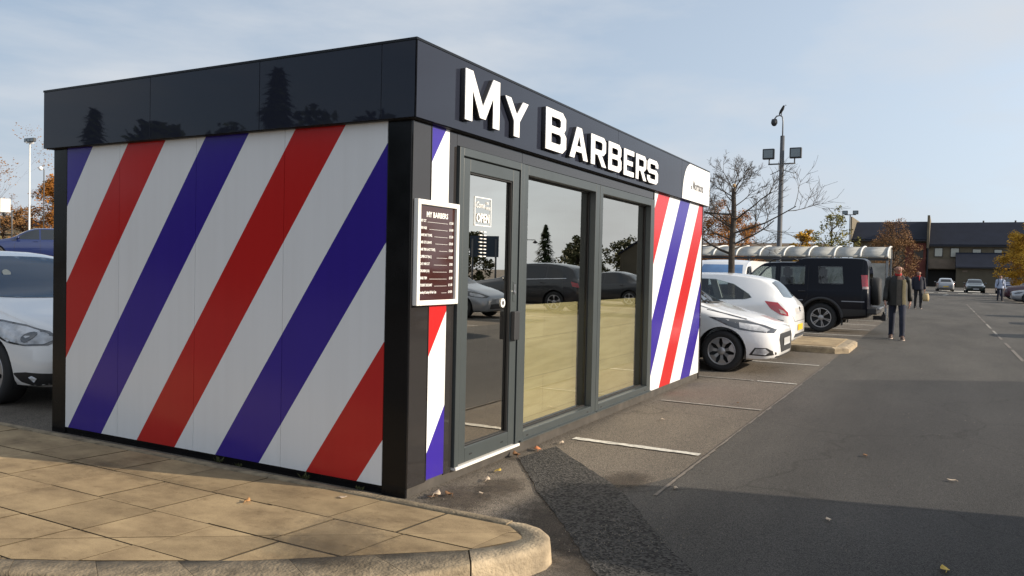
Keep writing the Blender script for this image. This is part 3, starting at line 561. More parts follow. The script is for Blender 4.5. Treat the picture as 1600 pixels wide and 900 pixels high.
# kerbed bay island further down
def island(name, pts, z):
    bm = bmesh.new(); cxx = sum(p[0] for p in pts)/len(pts); cyy = sum(p[1] for p in pts)/len(pts)
    top = [bm.verts.new((x+(cxx-x)*.012, y+(cyy-y)*.02, z)) for x, y in pts]; mid = [bm.verts.new((x, y, z-.03)) for x, y in pts]; bot = [bm.verts.new((x, y, -.05)) for x, y in pts]
    bm.faces.new(top); n = len(pts)
    for i in range(n):
        j = (i+1) % n
        bm.faces.new((top[i], mid[i], mid[j], top[j])); bm.faces.new((mid[i], bot[i], bot[j], mid[j]))
    o = obj(name, bm, MT['kerb']); o['kind'] = 'structure'; return o
island('kerb_island', [(11.75, 9), (11.75, -1.2), (11.95, -1.42), (13.7, -1.42), (14.05, -1.25), (14.2, -1.0), (14.2, 9)], 0.12)
sl = bmesh.new()
for i in range(4):
    for j in range(18): box(sl, 11.93+i*.52, 11.93+i*.52+.512, -1.2+j*.5, -1.2+j*.5+.492, .10, .128)
o = obj('island_paving', sl, MT['slab']); o['kind'] = 'structure'
a_ = o.data.color_attributes.new('tone', 'FLOAT_COLOR', 'CORNER')
for d in a_.data: d.color = (1, 1, 1, 1)
# far grass bank on the left
bm = bmesh.new()
g0 = [(-40, 57.5, 2.42), (60, 57.5, 2.42), (60, 64, 3.45), (-40, 64, 3.45)]; bm.faces.new([bm.verts.new(p) for p in g0])
bm.faces.new([bm.verts.new(p) for p in ((-60, 64, 3.45), (90, 64, 3.45), (160, 260, 4.2), (-120, 260, 4.2))])
o = obj('grass_bank', bm, MT['grass']); o['kind'] = 'structure'

# ------------------------------------------------------------------ the kiosk
L1, L2, ZB, ZT = 6.78, 3.65, 2.36, 2.824
K = empty('barber_kiosk', (0, 0, 0), 0, 'flat roofed barber kiosk with diagonal red, white and blue stripes under a dark fascia', 'kiosk')
fr_ = MT['frame']
# shell
obj('floor', B(0.02, L1-.02, 0.02, L2-.02, 0.03, 0.13), MT['floor_in'], K)
obj('inner_wall', BB((0.06, L1-.06, L2-.09, L2-.06, .13, 2.5), (0.06, 0.09, 0.30, L2-.09, .13, 2.5), (L1-.09, L1-.06, 0.06, L2-.09, .13, 2.5), (0.06, 0.44, 0.05, 0.08, .13, 2.5), (4.64, L1-.09, .05, .08, .13, 2.5)), MT['wall_in'], K)
obj('roof', B(0.0, L1, 0.0, L2, 2.52, 2.80), MT['black'], K)
obj('skirt', BB((0.002, L1-.002, 0.004, 0.05, -0.02, 0.088), (0.004, .05, .05, L2-.004, -.05, .06), (L1-.05, L1-.004, .05, L2-.004, -.02, .06), (.05, L1-.05, L2-.05, L2-.004, -.02, .06)), MT['skirt'], K)
obj('side_skirt_trim', B(-0.004, 0.003, 0.19, L2, -0.06, 0.052), MT['black'], K)
# side wall with the stripes: four tall panels and black corner posts
ps = [0.190, 1.06, 1.93, 2.80, 3.470]
for a, b in zip(ps, ps[1:]):
    obj('striped_panel', B(-0.012, 0.045, a+.0016, b-.0016, 0.055, 2.50), MT['side'], K)
obj('corner_post', BB((-0.014, 0.05, 0.006, 0.188, -0.06, 2.50)), MT['black'], K, bevel=.004)
obj('corner_post', BB((-0.014, 0.05, 3.472, L2, -0.06, 2.50)), MT['black'], K, bevel=.004)
obj('back_wall', B(0.05, L1, L2-.055, L2, 0.06, 2.5), MT['black'], K)
obj('end_wall', B(L1-.055, L1, 0.05, L2-.056, 0.06, 2.5), MT['black'], K)
# front wall pieces
obj('front_panel', BB((-0.010, 0.186, -0.006, 0.045, 0.06, 2.45), (0.398, 0.492, -.004, .045, .06, 2.45)), MT['anth'], K, bevel=.003)
obj('striped_panel', B(0.188, 0.396, -0.005, 0.045, 0.072, 2.45), MT['frontl'], K)
obj('striped_panel', B(4.650, 6.715, -0.006, 0.045, 0.085, 2.45), MT['frontr'], K)
obj('panel_bead', BB((0.184, 0.189, -.010, -.004, .068, 2.40), (4.640, 4.650, -.011, .02, .085, 2.4), (6.713, 6.722, -.011, -.003, .085, 2.40)), MT['anth'], K)
obj('corner_post', B(6.722, L1, -0.006, 0.05, 0.0, 2.45), MT['anth'], K, bevel=.003)
obj('head_panel', BB((0.493, 1.432, -.004, .045, 2.270, 2.45), (1.436, 4.636, -.004, .045, 2.270, 2.45)), MT['anth'], K)
# fascia: separate gloss panels with open joints over a black core
obj('fascia_core', B(-.058, L1+.055, -.048, L2+.05, ZB+.003, ZT-.004), MT['rubber'], K)
for a, b in ((-.056, .205), (.209, 1.247), (1.251, 2.375), (2.379, L2+.060)):
    obj('fascia_panel', B(-.066, -.056, a, b, ZB, ZT), MT['fascia'], K, bevel=.0015)
for a, b in ((-.066, 3.345), (3.349, 5.526), (5.530, L1+.062)):
    obj('fascia_panel', B(a, b, -.056, -.046, ZB, ZT), MT['fascia'], K, bevel=.0015)
obj('fascia_panel', B(L1+.052, L1+.062, -.046, L2+.06, ZB, ZT), MT['fascia'], K)
obj('fascia_panel', B(-.056, L1+.052, L2+.05, L2+.06, ZB, ZT), MT['fascia'], K)
obj('capping', BB((-.070, L1+.066, -.060, -.03, ZT+.001, ZT+.016), (-.070, -.04, -.03, L2+.064, ZT+.001, ZT+.016), (L1+.036, L1+.066, -.03, L2+.064, ZT+.001, ZT+.016)), MT['black'], K)
obj('soffit', B(-.05, L1+.05, -.04, L2+.04, ZB-.004, ZB+.002), MT['rubber'], K)
# door
D_ = obj('door_frame', BB((0.494, 0.545, -.030, .050, .090, 2.262), (1.372, 1.430, -.030, .050, .090, 2.262), (0.545, 1.372, -.030, .050, 2.205, 2.262)), fr_, K, bevel=.004)
obj('threshold', BB((0.50, 1.43, -.040, .045, .070, .090)), MT['whiteframe'], K, bevel=.003)
leaf = obj('door', BB((0.556, 0.640, -.022, .035, .098, 2.196), (1.262, 1.360, -.022, .035, .098, 2.196), (.640, 1.262, -.022, .035, 2.108, 2.196), (.640, 1.262, -.022, .035, .098, .205)), fr_, K, bevel=.004)
obj('gasket', BB((.545, .556, -.004, .030, .094, 2.20), (1.360, 1.372, -.004, .030, .094, 2.20), (.545, 1.372, -.004, .030, 2.196, 2.205)), MT['rubber'], leaf)
obj('pane', pane_sheet(.636, 1.266, .009, .200, 2.112), MT['doorpane'], leaf)
obj('glazing_bead', BB((.640, .648, -.012, .006, .205, 2.108), (1.252, 1.262, -.012, .006, .205, 2.108), (.648, 1.252, -.012, .006, 2.098, 2.108), (.648, 1.252, -.012, .006, .205, .214)), MT['rubber'], leaf)
obj('handle', BB((1.268, 1.352, -.058, -.0222, .905, 1.125)), MT['plastic'], leaf, bevel=.006)
obj('lock_plate', BB((1.292, 1.328, -.026, -.022, 1.20, 1.35)), MT['frame'], leaf, bevel=.003)
cyl = bmesh.new(); tube(cyl, [(1.31, -.022, 1.27), (1.31, -.034, 1.27)], .014, 12); box(cyl, 1.300, 1.320, -.030, -.022, 1.255, 1.33); obj('keyhole', cyl, MT['steel'], leaf)
st = bmesh.new(); tube(st, [(1.185, .004, 1.19), (1.185, .002, 1.19)], .034, 24); s_ = obj('round_sticker', st, MT['vinylw'], leaf)
st = bmesh.new(); tube(st, [(1.185, .0015, 1.19), (1.185, .0008, 1.19)], .017, 20); obj('sticker_symbol', st, MT['greytext'], s_)
obj('drain_cap', BB((.70, .735, -.024, -.0218, .140, .150), (1.15, 1.185, -.024, -.0218, .140, .150)), MT['rubber'], leaf)
# window stickers on the door: COME IN WE'RE OPEN and the opening hours
def FT(x, y, z): return Matrix.Translation((x, y, z)) @ FRONT
ys = .0035
it = [(text_mesh('OPEN', .088, .0004, 'CENTER', .80, 0, .002), FT(.868, ys, 1.775)), (text_mesh('Come', .062, .0004, 'LEFT', 0.78, 0.3), FT(.766, ys, 1.876)), (text_mesh('IN', .030, .0004, 'LEFT'), FT(.912, ys, 1.905)), (text_mesh("WE'RE", .030, .0004, 'LEFT', .75), FT(.906, ys, 1.868))]
bmx = BB((.752, .984, ys, ys+.0006, 1.945, 1.952), (.752, .984, ys, ys+.0006, 1.748, 1.755), (.752, .758, ys, ys+.0006, 1.755, 1.945), (.978, .984, ys, ys+.0006, 1.755, 1.945))
tmp = bpy.data.meshes.new('t'); bmx.to_mesh(tmp); bmx.free(); it.append((tmp, Matrix.Identity(4)))
for i in range(8):
    b2 = B(.835-.01*(i % 2), .862, ys, ys+.0005, 1.705-i*.025, 1.712-i*.025); box(b2, .885, .918, ys, ys+.0005, 1.705-i*.025, 1.712-i*.025)
    tmp = bpy.data.meshes.new('t'); b2.to_mesh(tmp); b2.free(); it.append((tmp, Matrix.Identity(4)))
merge('open_sticker', it, MT['vinylw'], leaf)
# the two fixed windows
def window(x0, x1, xm0, xm1):
    z0, z1 = .088, 2.262
    wf = obj('window', BB((x0, xm0, -.022, .075, z0, z1), (xm1, x1, -.022, .075, z0, z1), (xm0, xm1, -.022, .075, 2.185, z1), (xm0, xm1, -.022, .075, z0, .165)), fr_, K, bevel=.004)
    obj('pane', pane_sheet(xm0-.004, xm1+.004, .055, .162, 2.188), MT['pane'], wf)
    obj('glazing_bead', BB((xm0, xm0+.012, .040, .052, .165, 2.185), (xm1-.012, xm1, .040, .052, .165, 2.185), (xm0+.012, xm1-.012, .040, .052, 2.173, 2.185), (xm0+.012, xm1-.012, .040, .052, .165, .177)), MT['rubber'], wf)
    obj('sill', B(x0+.004, x1-.004, -.040, -.022, z0+.004, z0+.016), fr_, wf)
    obj('reveal', BB((xm1+.006, xm1+.040, .0765, .30, .165, 2.185), (xm0-.04, xm0-.006, .0765, .3, .165, 2.185), (xm0-.04, xm1+.04, .0765, .30, 2.187, 2.22)), MT['rubber'], wf)
    obj('drain_cap', BB((x0+.13, x0+.165, -.0235, -.0218, .120, .130), (x1-.2, x1-.165, -.0235, -.0218, .120, .130)), MT['rubber'], wf)
    obj('wood_panel', B(xm0-.002, xm1-.04, .125, .145, .168, 1.152), MT['wood'], wf)
window(1.440, 3.000, 1.515, 2.900)
window(3.006, 4.632, 3.082, 4.510)
# raised letters: chamfered small capitals, white faces on dark returns
def pl(*p): return list(p)
c_ = .13
GL = {
 'M': [[(0, 0), (.2, 0), (.2, .62), (.42, .12), (.58, .12), (.8, .62), (.8, 0), (1, 0), (1, 1), (.8, 1), (.5, .36), (.2, 1), (0, 1)]],
 'Y': [[(.38, 0), (.62, 0), (.62, .42), (1, 1), (.76, 1), (.5, .6), (.24, 1), (0, 1), (.38, .42)]],
 'B': [[(0, 0), (.82, 0), (1, .13), (1, .42), (.88, .52), (.97, .62), (.97, .87), (.8, 1), (0, 1)], [(.26, .19), (.26, .43), (.68, .43), (.74, .38), (.74, .24), (.68, .19)], [(.26, .60), (.26, .82), (.66, .82), (.72, .77), (.72, .65), (.66, .60)]],
 'A': [[(0, 0), (.25, 0), (.33, .22), (.67, .22), (.75, 0), (1, 0), (.63, 1), (.37, 1)], [(.39, .40), (.5, .74), (.61, .40)]],
 'R': [[(0, 0), (.26, 0), (.26, .36), (.45, .36), (.74, 0), (1.04, 0), (.72, .38), (.84, .39), (1, .52), (1, .87), (.84, 1), (0, 1)], [(.26, .54), (.26, .82), (.70, .82), (.76, .77), (.76, .59), (.70, .54)]],
 'E': [[(0, 0), (1, 0), (1, .19), (.28, .19), (.28, .41), (.88, .41), (.88, .59), (.28, .59), (.28, .81), (1, .81), (1, 1), (0, 1)]],
 'S': [[(.16, 0), (.84, 0), (1, .13), (1, .46), (.84, .59), (.28, .59), (.25, .62), (.25, .79), (.29, .82), (.72, .82), (.75, .79), (.75, .70), (1, .70), (1, .87), (.84, 1), (.16, 1), (0, .87), (0, .53), (.16, .41), (.72, .41), (.75, .38), (.75, .21), (.71, .18), (.28, .18), (.25, .21), (.25, .30), (0, .30), (0, .13)]],
}
for ch, x0, x1, z0, z1 in (('M', .402, .860, 2.430, 2.765), ('Y', .940, 1.300, 2.425, 2.695), ('B', 1.605, 1.992, 2.412, 2.742), ('A', 2.065, 2.455, 2.412, 2.682), ('R', 2.525, 2.878, 2.410, 2.678), ('B', 2.945, 3.290, 2.408, 2.674), ('E', 3.355, 3.645, 2.406, 2.666), ('R', 3.705, 4.025, 2.408, 2.664), ('S', 4.065, 4.425, 2.410, 2.664)):
    sh_ = lambda x: x+.022*(x+4.03)/2.8
    loops = [[(sh_(x0+(x1-x0)*u), z0+(z1-z0)*v) for u, v in lp] for lp in GL[ch]]
    body = curve_mesh(loops, .016); body.transform(Matrix.Translation((0, -.0735, 0)) @ FRONT); lo = obj('sign_letter', body, MT['lettersub'], K)
    face = curve_mesh(loops, .003); face.transform(Matrix.Translation((0, -.0928, 0)) @ FRONT); obj('letter_face', face, MT['white'], lo)
# white sponsor shield at the end of the fascia
cv = [(5.56, ZB+.004), (5.575, 2.48), (5.61, 2.60), (5.67, 2.70), (5.75, 2.77), (5.86, ZT-.004), (L1+.060, ZT-.004), (L1+.060, ZB+.004)]
sh = curve_mesh([cv], .0015); sh.transform(Matrix.Translation((0, -.0585, 0)) @ FRONT); shd = obj('sponsor_panel', sh, MT['white'], K)
merge('sponsor_lettering', [(text_mesh('at', .085, .0005, 'LEFT', 1, 0, .002), FT(5.925, -.0607, 2.515)), (text_mesh('Morrisons', .160, .0005, 'LEFT', .76, 0, .0042), FT(6.02, -.0607, 2.515))], MT['greytext'], shd)
# interior glimpsed through the glass: reception bench is loose furniture, so it is a thing of its own
T = empty('barber_chair', (1.75, 1.25, .13), R(200), 'red padded barber chair inside the kiosk, seen dimly through the door glass', 'barber chair')
obj('seat', B(-.28, .28, -.26, .26, .42, .54), MT['red'], T, bevel=.03); obj('backrest', B(-.27, .27, .24, .34, .56, 1.12), MT['red'], T, bevel=.03)
obj('armrest', B(-.35, -.29, -.2, .2, .62, .68), MT['red'], T, bevel=.015); obj('armrest', B(.29, .35, -.2, .2, .62, .68), MT['red'], T, bevel=.015)
bm = bmesh.new(); lathe(bm, [(.28, 0), (.28, .03), (.06, .06), (.05, .42), (.0, .42)], 'z', 20); obj('pedestal', bm, MT['chrome'], T)
# menu board on the front post
Mn = empty('menu_board', (.005, -.012, 1.205), 0, 'brown price list board in a white frame fixed beside the kiosk door', 'menu board')
w_, h_ = .478, .665
obj('frame', BB((.0, .032, -.030, .006, 0, h_), (w_-.032, w_, -.030, .006, 0, h_), (.032, w_-.032, -.030, .006, 0, .032), (.032, w_-.032, -.030, .006, h_-.032, h_)), MT['whiteframe'], Mn, bevel=.004)
obj('print_panel', B(.030, w_-.030, -.010, .004, .030, h_-.030), MT['menu'], Mn)
it = [(text_mesh('MY BARBERS', .048, .0004, 'CENTER', .92, 0, .0012), FT(.239, -.0112, .560))]
rows = ['DRY CUT', 'SKIN FADE', 'SHAVE HOT TOWEL', 'HAIR CUT & SHAVE', 'HAIR TRIM & HOT TOWEL', 'CLIPPER CUT (No 2)', 'O.A.P. HAIR CUT', 'CHILDREN (U16)', 'BEARD TRIM', 'STUDENT DISCOUNT', 'Saturday & Sunday All Hair Cuts']
prices = ['13.00', '14.00', '15.00', '20.00', '16.00', '10.00', '9.00', '9.00', '5.00', '11.00', '14.00']
for i, tx in enumerate(rows):
    z = .527-i*.0452
    it.append((text_mesh(tx, .023, .0003, 'LEFT', .62, 0, .0006), FT(.052, -.0112, z))); it.append((text_mesh('£'+prices[i], .023, .0003, 'RIGHT', .75, 0, .0006), FT(.428, -.0112, z)))
    b2 = B(min(.30, .060+.0098*len(tx)), .362, -.0116, -.0112, z, z+.0016); tmp = bpy.data.meshes.new('t'); b2.to_mesh(tmp); b2.free(); it.append((tmp, Matrix.Identity(4)))
merge('menu_lettering', it, MT['vinylw'], Mn)

# ------------------------------------------------------------------ vehicles
def pchip(xs, ys, q):
    xs = np.array(xs, float); ys = np.array(ys, float); h = np.diff(xs); d = np.diff(ys)/h; m = np.zeros_like(ys)
    for i in range(1, len(xs)-1):
        if d[i-1]*d[i] > 0:
            w1 = 2*h[i]+h[i-1]; w2 = h[i]+2*h[i-1]; m[i] = (w1+w2)/(w1/d[i-1]+w2/d[i])
    m[0], m[-1] = d[0], d[-1]
    k = np.clip(np.searchsorted(xs, q)-1, 0, len(xs)-2); t = (q-xs[k])/h[k]
    return (ys[k]*(1+2*t)*(1-t)**2 + m[k]*h[k]*t*(1-t)**2 + ys[k+1]*t*t*(3-2*t) - m[k+1]*h[k]*t*t*(1-t))
def crom(p, n):
    p = np.array(p, float); outp = []
    for i in range(len(p)-1):
        a = p[max(i-1, 0)]; b = p[i]; c = p[i+1]; d = p[min(i+2, len(p)-1)]
        for k in range(n):
            t = k/n; cr = 0.5*((2*b)+(c-a)*t+(2*a-5*b+4*c-d)*t*t+(3*b-3*c+d-a)*t**3); outp.append(0.8*cr+0.2*(b+(c-b)*t))
    outp.append(p[-1]); return np.array(outp)
def loft_body(st, step=0.05):
    """st: (x, half width, z bottom, z belt, z top, half width of top) from rear to front"""
    st = sorted(st); X = [s[0] for s in st]
    q = np.unique(np.concatenate([np.arange(X[0], X[-1], step), np.array(X)])); C = [pchip(X, [s[i] for s in st], q) for i in range(1, 6)]
    bm = bmesh.new(); rings = []
    for x, wd, zb, zs, zt, wt in zip(q, *C):
        g = zt-zs; a = min(.09, .45*g); b = min(.035, .18*g)
        half = [(0, zb), (.72*wd, zb), (.93*wd, zb+.035), (.985*wd, zb+.13), (wd, zb+.52*(zs-zb)), (.985*wd, zs-.09*min(1, (zs-zb)/.4)), (.945*wd, zs),
                (wt+(.945*wd-wt)*.16+.012, zt-a), (wt, zt-b), (.62*wt, zt-.008*min(1, g/.1)), (0, zt)]
        h = crom(half, 2)
        ring = [(y, z) for y, z in h] + [(-y, z) for y, z in h[-2:0:-1]]
        rings.append([bm.verts.new((x, y, z)) for y, z in ring])
    n = len(rings[0])
    for r0, r1 in zip(rings, rings[1:]):
        for k in range(n): bm.faces.new((r0[k], r0[(k+1) % n], r1[(k+1) % n], r1[k]))
    bm.faces.new(rings[0]); bm.faces.new(rings[-1][::-1])
    for f in bm.faces: f.smooth = True
    bmesh.ops.recalc_face_normals(bm, faces=bm.faces[:])
    return bm
def bool_cut(me, cutters):
    o = bpy.data.objects.new('tmp', me); COL.objects.link(o); cs = []
    for cb in cutters:
        cm = bpy.data.meshes.new('cut'); bmesh.ops.recalc_face_normals(cb, faces=cb.faces[:]); cb.to_mesh(cm); cb.free(); c = bpy.data.objects.new('cut', cm); COL.objects.link(c); cs.append(c)
        md = o.modifiers.new('b', 'BOOLEAN'); md.operation = 'DIFFERENCE'; md.object = c; md.solver = 'EXACT'
    dg = bpy.context.evaluated_depsgraph_get(); dg.update(); res = bpy.data.meshes.new_from_object(o.evaluated_get(dg))
    for c in cs: bpy.data.objects.remove(c)
    bpy.data.objects.remove(o); return res
class Skin:
    """drapes outlines drawn in a side / front / rear view onto a car body"""
    def __init__(s, me):
        bm = bmesh.new(); bm.from_mesh(me); s.t = BVHTree.FromBMesh(bm); bm.free()
    def patch(s, poly, view, off=.004, cell=.05, bm=None):
        """view: 'L' 'R' (x,z) or 'F' 'B' (y,z) or 'T' (x,y)"""
        bm2 = bmesh.new(); fs = [bm2.verts.new((u, v, 0)) for u, v in poly]; bm2.faces.new(fs)
        us = [p[0] for p in poly]; vs = [p[1] for p in poly]
        for ax, lo, hi in ((0, min(us), max(us)), (1, min(vs), max(vs))):
            k = math.ceil(lo/cell)*cell
            while k < hi:
                co = [0, 0, 0]; no = [0, 0, 0]; co[ax] = k; no[ax] = 1
                bmesh.ops.bisect_plane(bm2, geom=bm2.verts[:]+bm2.edges[:]+bm2.faces[:], plane_co=co, plane_no=no); k += cell
        bmesh.ops.triangulate(bm2, faces=bm2.faces[:])
        bad = []
        for v in bm2.verts:
            u, w_ = v.co.x, v.co.y
            og, d = {'L': ((u, 3, w_), (0, -1, 0)), 'R': ((u, -3, w_), (0, 1, 0)), 'F': ((5, u, w_), (-1, 0, 0)), 'B': ((-5, u, w_), (1, 0, 0)), 'T': ((u, w_, 4), (0, 0, -1))}[view]
            hit, no, i, dist = s.t.ray_cast(Vector(og), Vector(d))
            if hit is None: bad.append(v); continue
            if no.dot(Vector(d)) > 0: no = -no
            v.co = hit+no*off
        bmesh.ops.delete(bm2, geom=bad, context='VERTS')
        bm = bm or bmesh.new(); m = {}
        for v in bm2.verts: m[v] = bm.verts.new(v.co)
        for f in bm2.faces:
            try: bm.faces.new([m[v] for v in f.verts]).smooth = True
            except ValueError: pass
        bm2.free(); return bm
    def line(s, pts, view, width=.008, off=.003, bm=None):
        bm = bm or bmesh.new()
        for a, b in zip(pts, pts[1:]):
            d = Vector((b[0]-a[0], b[1]-a[1])); l = d.length
            if l < 1e-6: continue
            d /= l; n = Vector((-d.y, d.x))*width/2
            s.patch([(a[0]-n.x, a[1]-n.y), (b[0]-n.x, b[1]-n.y), (b[0]+n.x, b[1]+n.y), (a[0]+n.x, a[1]+n.y)], view, off, .12, bm)
        return bm
def mirror_poly(p): return [(-u, v) for u, v in p][::-1]
def make_wheel(parent, x, y, r, wd, side_, style, rim_mat):
    """y: outer face; side_ = +1 left, -1 right"""
    bm = bmesh.new(); s = -side_
    lathe(bm, [(r*.66, .01*s), (r*.70, -.004*s), (r*.86, -.012*s), (r*.95, .0), (r*.985, .018*s), (r, .045*s), (r, (wd-.045)*s), (r*.97, (wd-.01)*s), (r*.66, wd*s), (r*.6, wd*s)], 'y', 36)
    wh = obj('wheel', bm, MT['tyre'], parent, smooth=True, loc=(x, y, r))
    bm = bmesh.new(); lathe(bm, [(0, .05*s), (r*.60, .055*s), (r*.68, .012*s), (r*.70, .002*s), (r*.655, .0), (r*.62, .02*s)], 'y', 36); obj('rim_well', bm, MT['rubber'], wh, smooth=True)
    bm = bmesh.new()
    nsp = {'cover': 7, 'double': 6, 'five': 5}[style]; ro = r*.655
    for k in range(nsp):
        t = 2*math.pi*k/nsp+.3; offs = (-.10, .10) if style == 'double' else (0,)
        for of in offs:
            wi, wo = {'cover': (.27, .40), 'double': (.07, .06), 'five': (.18, .2)}[style]
            def P(rr, a, h): return (rr*math.cos(a), h, rr*math.sin(a))
            a0 = t+of; pts = [P(r*.14, a0-wi*1.3, .012*s), P(r*.14, a0+wi*1.3, .012*s), P(ro*.62, a0+wi*.75, -.001*s), P(ro, a0+wo*.95, .004*s), P(ro, a0-wo*.95, .004*s), P(ro*.62, a0-wi*.75, -.001*s)]
            f = [bm.verts.new(p) for p in pts]; g = [bm.verts.new((p[0], p[1]+.022*s, p[2])) for p in pts]; bm.faces.new(f)
            for i in range(6): bm.faces.new((f[i], g[i], g[(i+1) % 6], f[(i+1) % 6]))
    lathe(bm, [(0, -.004*s), (r*.10, -.004*s), (r*.19, .006*s), (r*.2, .03*s)], 'y', 20)
    lathe(bm, [(ro*.93, .022*s), (ro*.95, -.002*s), (ro*1.02, -.004*s), (ro*1.05, .008*s)], 'y', 36)
    obj('rim', bm, rim_mat, wh)
    return wh
def vehicle(name, label, cat, loc, rz, st, paint_mat, spec, group=None):
    root = empty(name, loc, rz, label, cat, group)
    bm = loft_body(st); me = bpy.data.meshes.new('body'); bm.to_mesh(me); bm.free()
    xf, xr, r, hw = spec['xf'], spec['xr'], spec['r'], spec['hw']; cut = []
    for x in (xf, xr):
        for sgn in (1, -1):
            c = bmesh.new(); ar = r+spec.get('gap', .055); rg = []
            for yy in (hw*.62, hw+.3): rg.append([c.verts.new((x+ar*math.cos(t), sgn*yy, r+ar*math.sin(t))) for t in (2*math.pi*k/40 for k in range(40))])
            for k in range(40): c.faces.new((rg[0][k], rg[0][(k+1) % 40], rg[1][(k+1) % 40], rg[1][k]))
            c.faces.new(rg[0]); c.faces.new(rg[1][::-1]); cut.append(c)
    me = bool_cut(me, cut); sk = Skin(me)
    if spec.get('cabin'):
        x0, x1 = spec['cabin']; sts = [q for q in st if x0-.35 <= q[0] <= x1+.35]; inn = []
        for q in sts: inn.append((min(max(q[0], x0), x1), q[1]-.055, q[3]-.32, q[3]-.02, max(q[4]-.05, q[3]+.03), q[5]-.05))
        inn = list({round(q[0], 3): q for q in inn}.values()); cut2 = [loft_body(inn)]
        for poly in spec['side_glass']:
            c = bmesh.new(); cu_ = [((u-sum(p[0] for p in poly)/len(poly))*.97+sum(p[0] for p in poly)/len(poly), (v-sum(p[1] for p in poly)/len(poly))*.96+sum(p[1] for p in poly)/len(poly)) for u, v in poly]; prism(c, cu_, -1.5, 1.5, 'xz'); cut2.append(c)
        c = bmesh.new(); prism(c, [(u*.97, v) for u, v in spec['rear_glass']], -5, x0+.45, 'yz'); cut2.append(c)
        c = bmesh.new(); prism(c, [(u*.97, v+.01) for u, v in spec['windscreen']], x1-.6, x1+.35, 'yz'); cut2.append(c)
        me = bool_cut(me, cut2)
        for sx, wd_ in ((.18, .24), (-.72, .24)):
            for sy in (.36, -.36):
                zz = spec['seat_z']; bm = bmesh.new(); prism(bm, [(sx-.34, zz-.35), (sx+.22, zz-.35), (sx+.22, zz-.2), (sx-.14, zz-.22), (sx-.28, zz+.30), (sx-.40, zz+.30)], sy-wd_, sy+wd_, 'xz'); box(bm, sx-.39, sx-.30, sy-.13, sy+.13, zz+.33, zz+.52); tube(bm, [(sx-.345, sy, zz+.28), (sx-.345, sy, zz+.36)], .02, 6); obj('seat', bm, MT['blackcloth'], root, bevel=.03)
    body = obj('body', me, [paint_mat], root); smooth_by_angle(body, 30)
    # dark arch liners
    for x in (xf, xr):
        for sgn in (1, -1):
            bm = bmesh.new(); ar = r+spec.get('gap', .055)-.003
            v = [[bm.verts.new((x+ar*math.cos(t), sgn*yy, r+ar*math.sin(t))) for t in (math.pi*(-.12+1.24*k/24) for k in range(25))] for yy in (hw*.55, hw*.955)]
            for k in range(24): bm.faces.new((v[0][k], v[0][k+1], v[1][k+1], v[1][k]))
            bm.faces.new(v[0]); obj('arch_liner', bm, MT['arch'], root, smooth=False)
    for x in (xf, xr):
        for sgn in (1, -1): make_wheel(root, x, sgn*(hw-.03), r, .205, sgn, spec.get('wheel', 'five'), spec.get('rim', MT['alloy']))
    # glass
    sides = ('L', 'R')
    for poly in spec.get('side_glass', []):
        for v in sides: obj('side_window', sk.patch(poly, v, .004), spec.get('glass', MT['carglass']), root)
    if 'windscreen' in spec: obj('windscreen', sk.patch(spec['windscreen'], 'F', .004), spec.get('screen', MT['carglass']), root)
    if 'rear_glass' in spec: obj('rear_window', sk.patch(spec['rear_glass'], 'B', .004), spec.get('glass', MT['carglass']), root)
    # lamps: drawn in the side view and wrapped round the corner
    for poly in spec.get('head_side', []):
        for v in sides:
            h = obj('headlight', sk.patch(poly, v, .004, .03), MT['lensdark'], root)
            q = spec.get('head_inner'); 
            if q: obj('reflector', sk.patch(q, v, .007, .03), MT['lens'], h)
    for poly in spec.get('head_front', []):
        for p in (poly, mirror_poly(poly)): obj('headlight', sk.patch(p, 'F', .004, .03), MT['lens'], root)
    for poly in spec.get('tail_side', []):
        for v in sides:
            h = obj('tail_light', sk.patch(poly, v, .005, .03), MT['taillens'], root)
            q = spec.get('tail_inner')
            if q: obj('clear_lens', sk.patch(q, v, .008, .03), MT['amber'], h)
    for poly in spec.get('tail_back', []):
        for p in (poly, mirror_poly(poly)): obj('tail_light', sk.patch(p, 'B', .005, .03), MT['taillens'], root)
    for nm, view, poly, mat, off in spec.get('trim', []): obj(nm, sk.patch(poly, view, off, .04), mat, root)
    for nm, view, poly, mat, off in spec.get('trim2', []):
        for v in (('L', 'R') if view == 'S' else (view,)):
            for p in ((poly,) if view == 'S' else (poly, mirror_poly(poly))): obj(nm, sk.patch(p, v, off, .04), mat, root)
    if spec.get('seams'):
        for vv, key in (('L', 'seams'), ('R', 'seams'), ('F', 'seams_front'), ('B', 'seams_back')):
            for pts in spec.get(key, []): obj('panel_gap', sk.line(pts, vv, .009, .0025), MT['rubber'], root)
    for x, z in spec.get('handles', []):
        for sgn in (1, -1):
            hit, no, i, d = sk.t.ray_cast(Vector((x, sgn*3, z)), Vector((0, -sgn, 0)))
            if hit:
                bm = bmesh.new(); box(bm, x-.09, x+.09, hit.y-.004*sgn, hit.y+.026*sgn, z-.013, z+.013); obj('door_handle', bm, spec.get('handle_mat', paint_mat), root, bevel=.008)
    if 'mirror' in spec:
        x, z, mm_ = spec['mirror']
        for sgn in (1, -1):
            bm = bmesh.new(); blob(bm, (x, sgn*(hw+.085), z), (.065, .10, .075), 14); tube(bm, [(x+.03, sgn*(hw-.08), z-.06), (x, sgn*(hw+.04), z-.03)], .028, 8)
            m_ = obj('mirror', bm, mm_, root)
            bm = bmesh.new(); blob(bm, (x-.05, sgn*(hw+.085), z), (.022, .08, .056), 12); obj('mirror_glass', bm, MT['carglass'], m_)
    bm = bmesh.new(); box(bm, xr-.35, xf+.2, -hw*.6, hw*.6, spec['floor']-.03, spec['floor']+.1); obj('underbody', bm, MT['arch'], root)
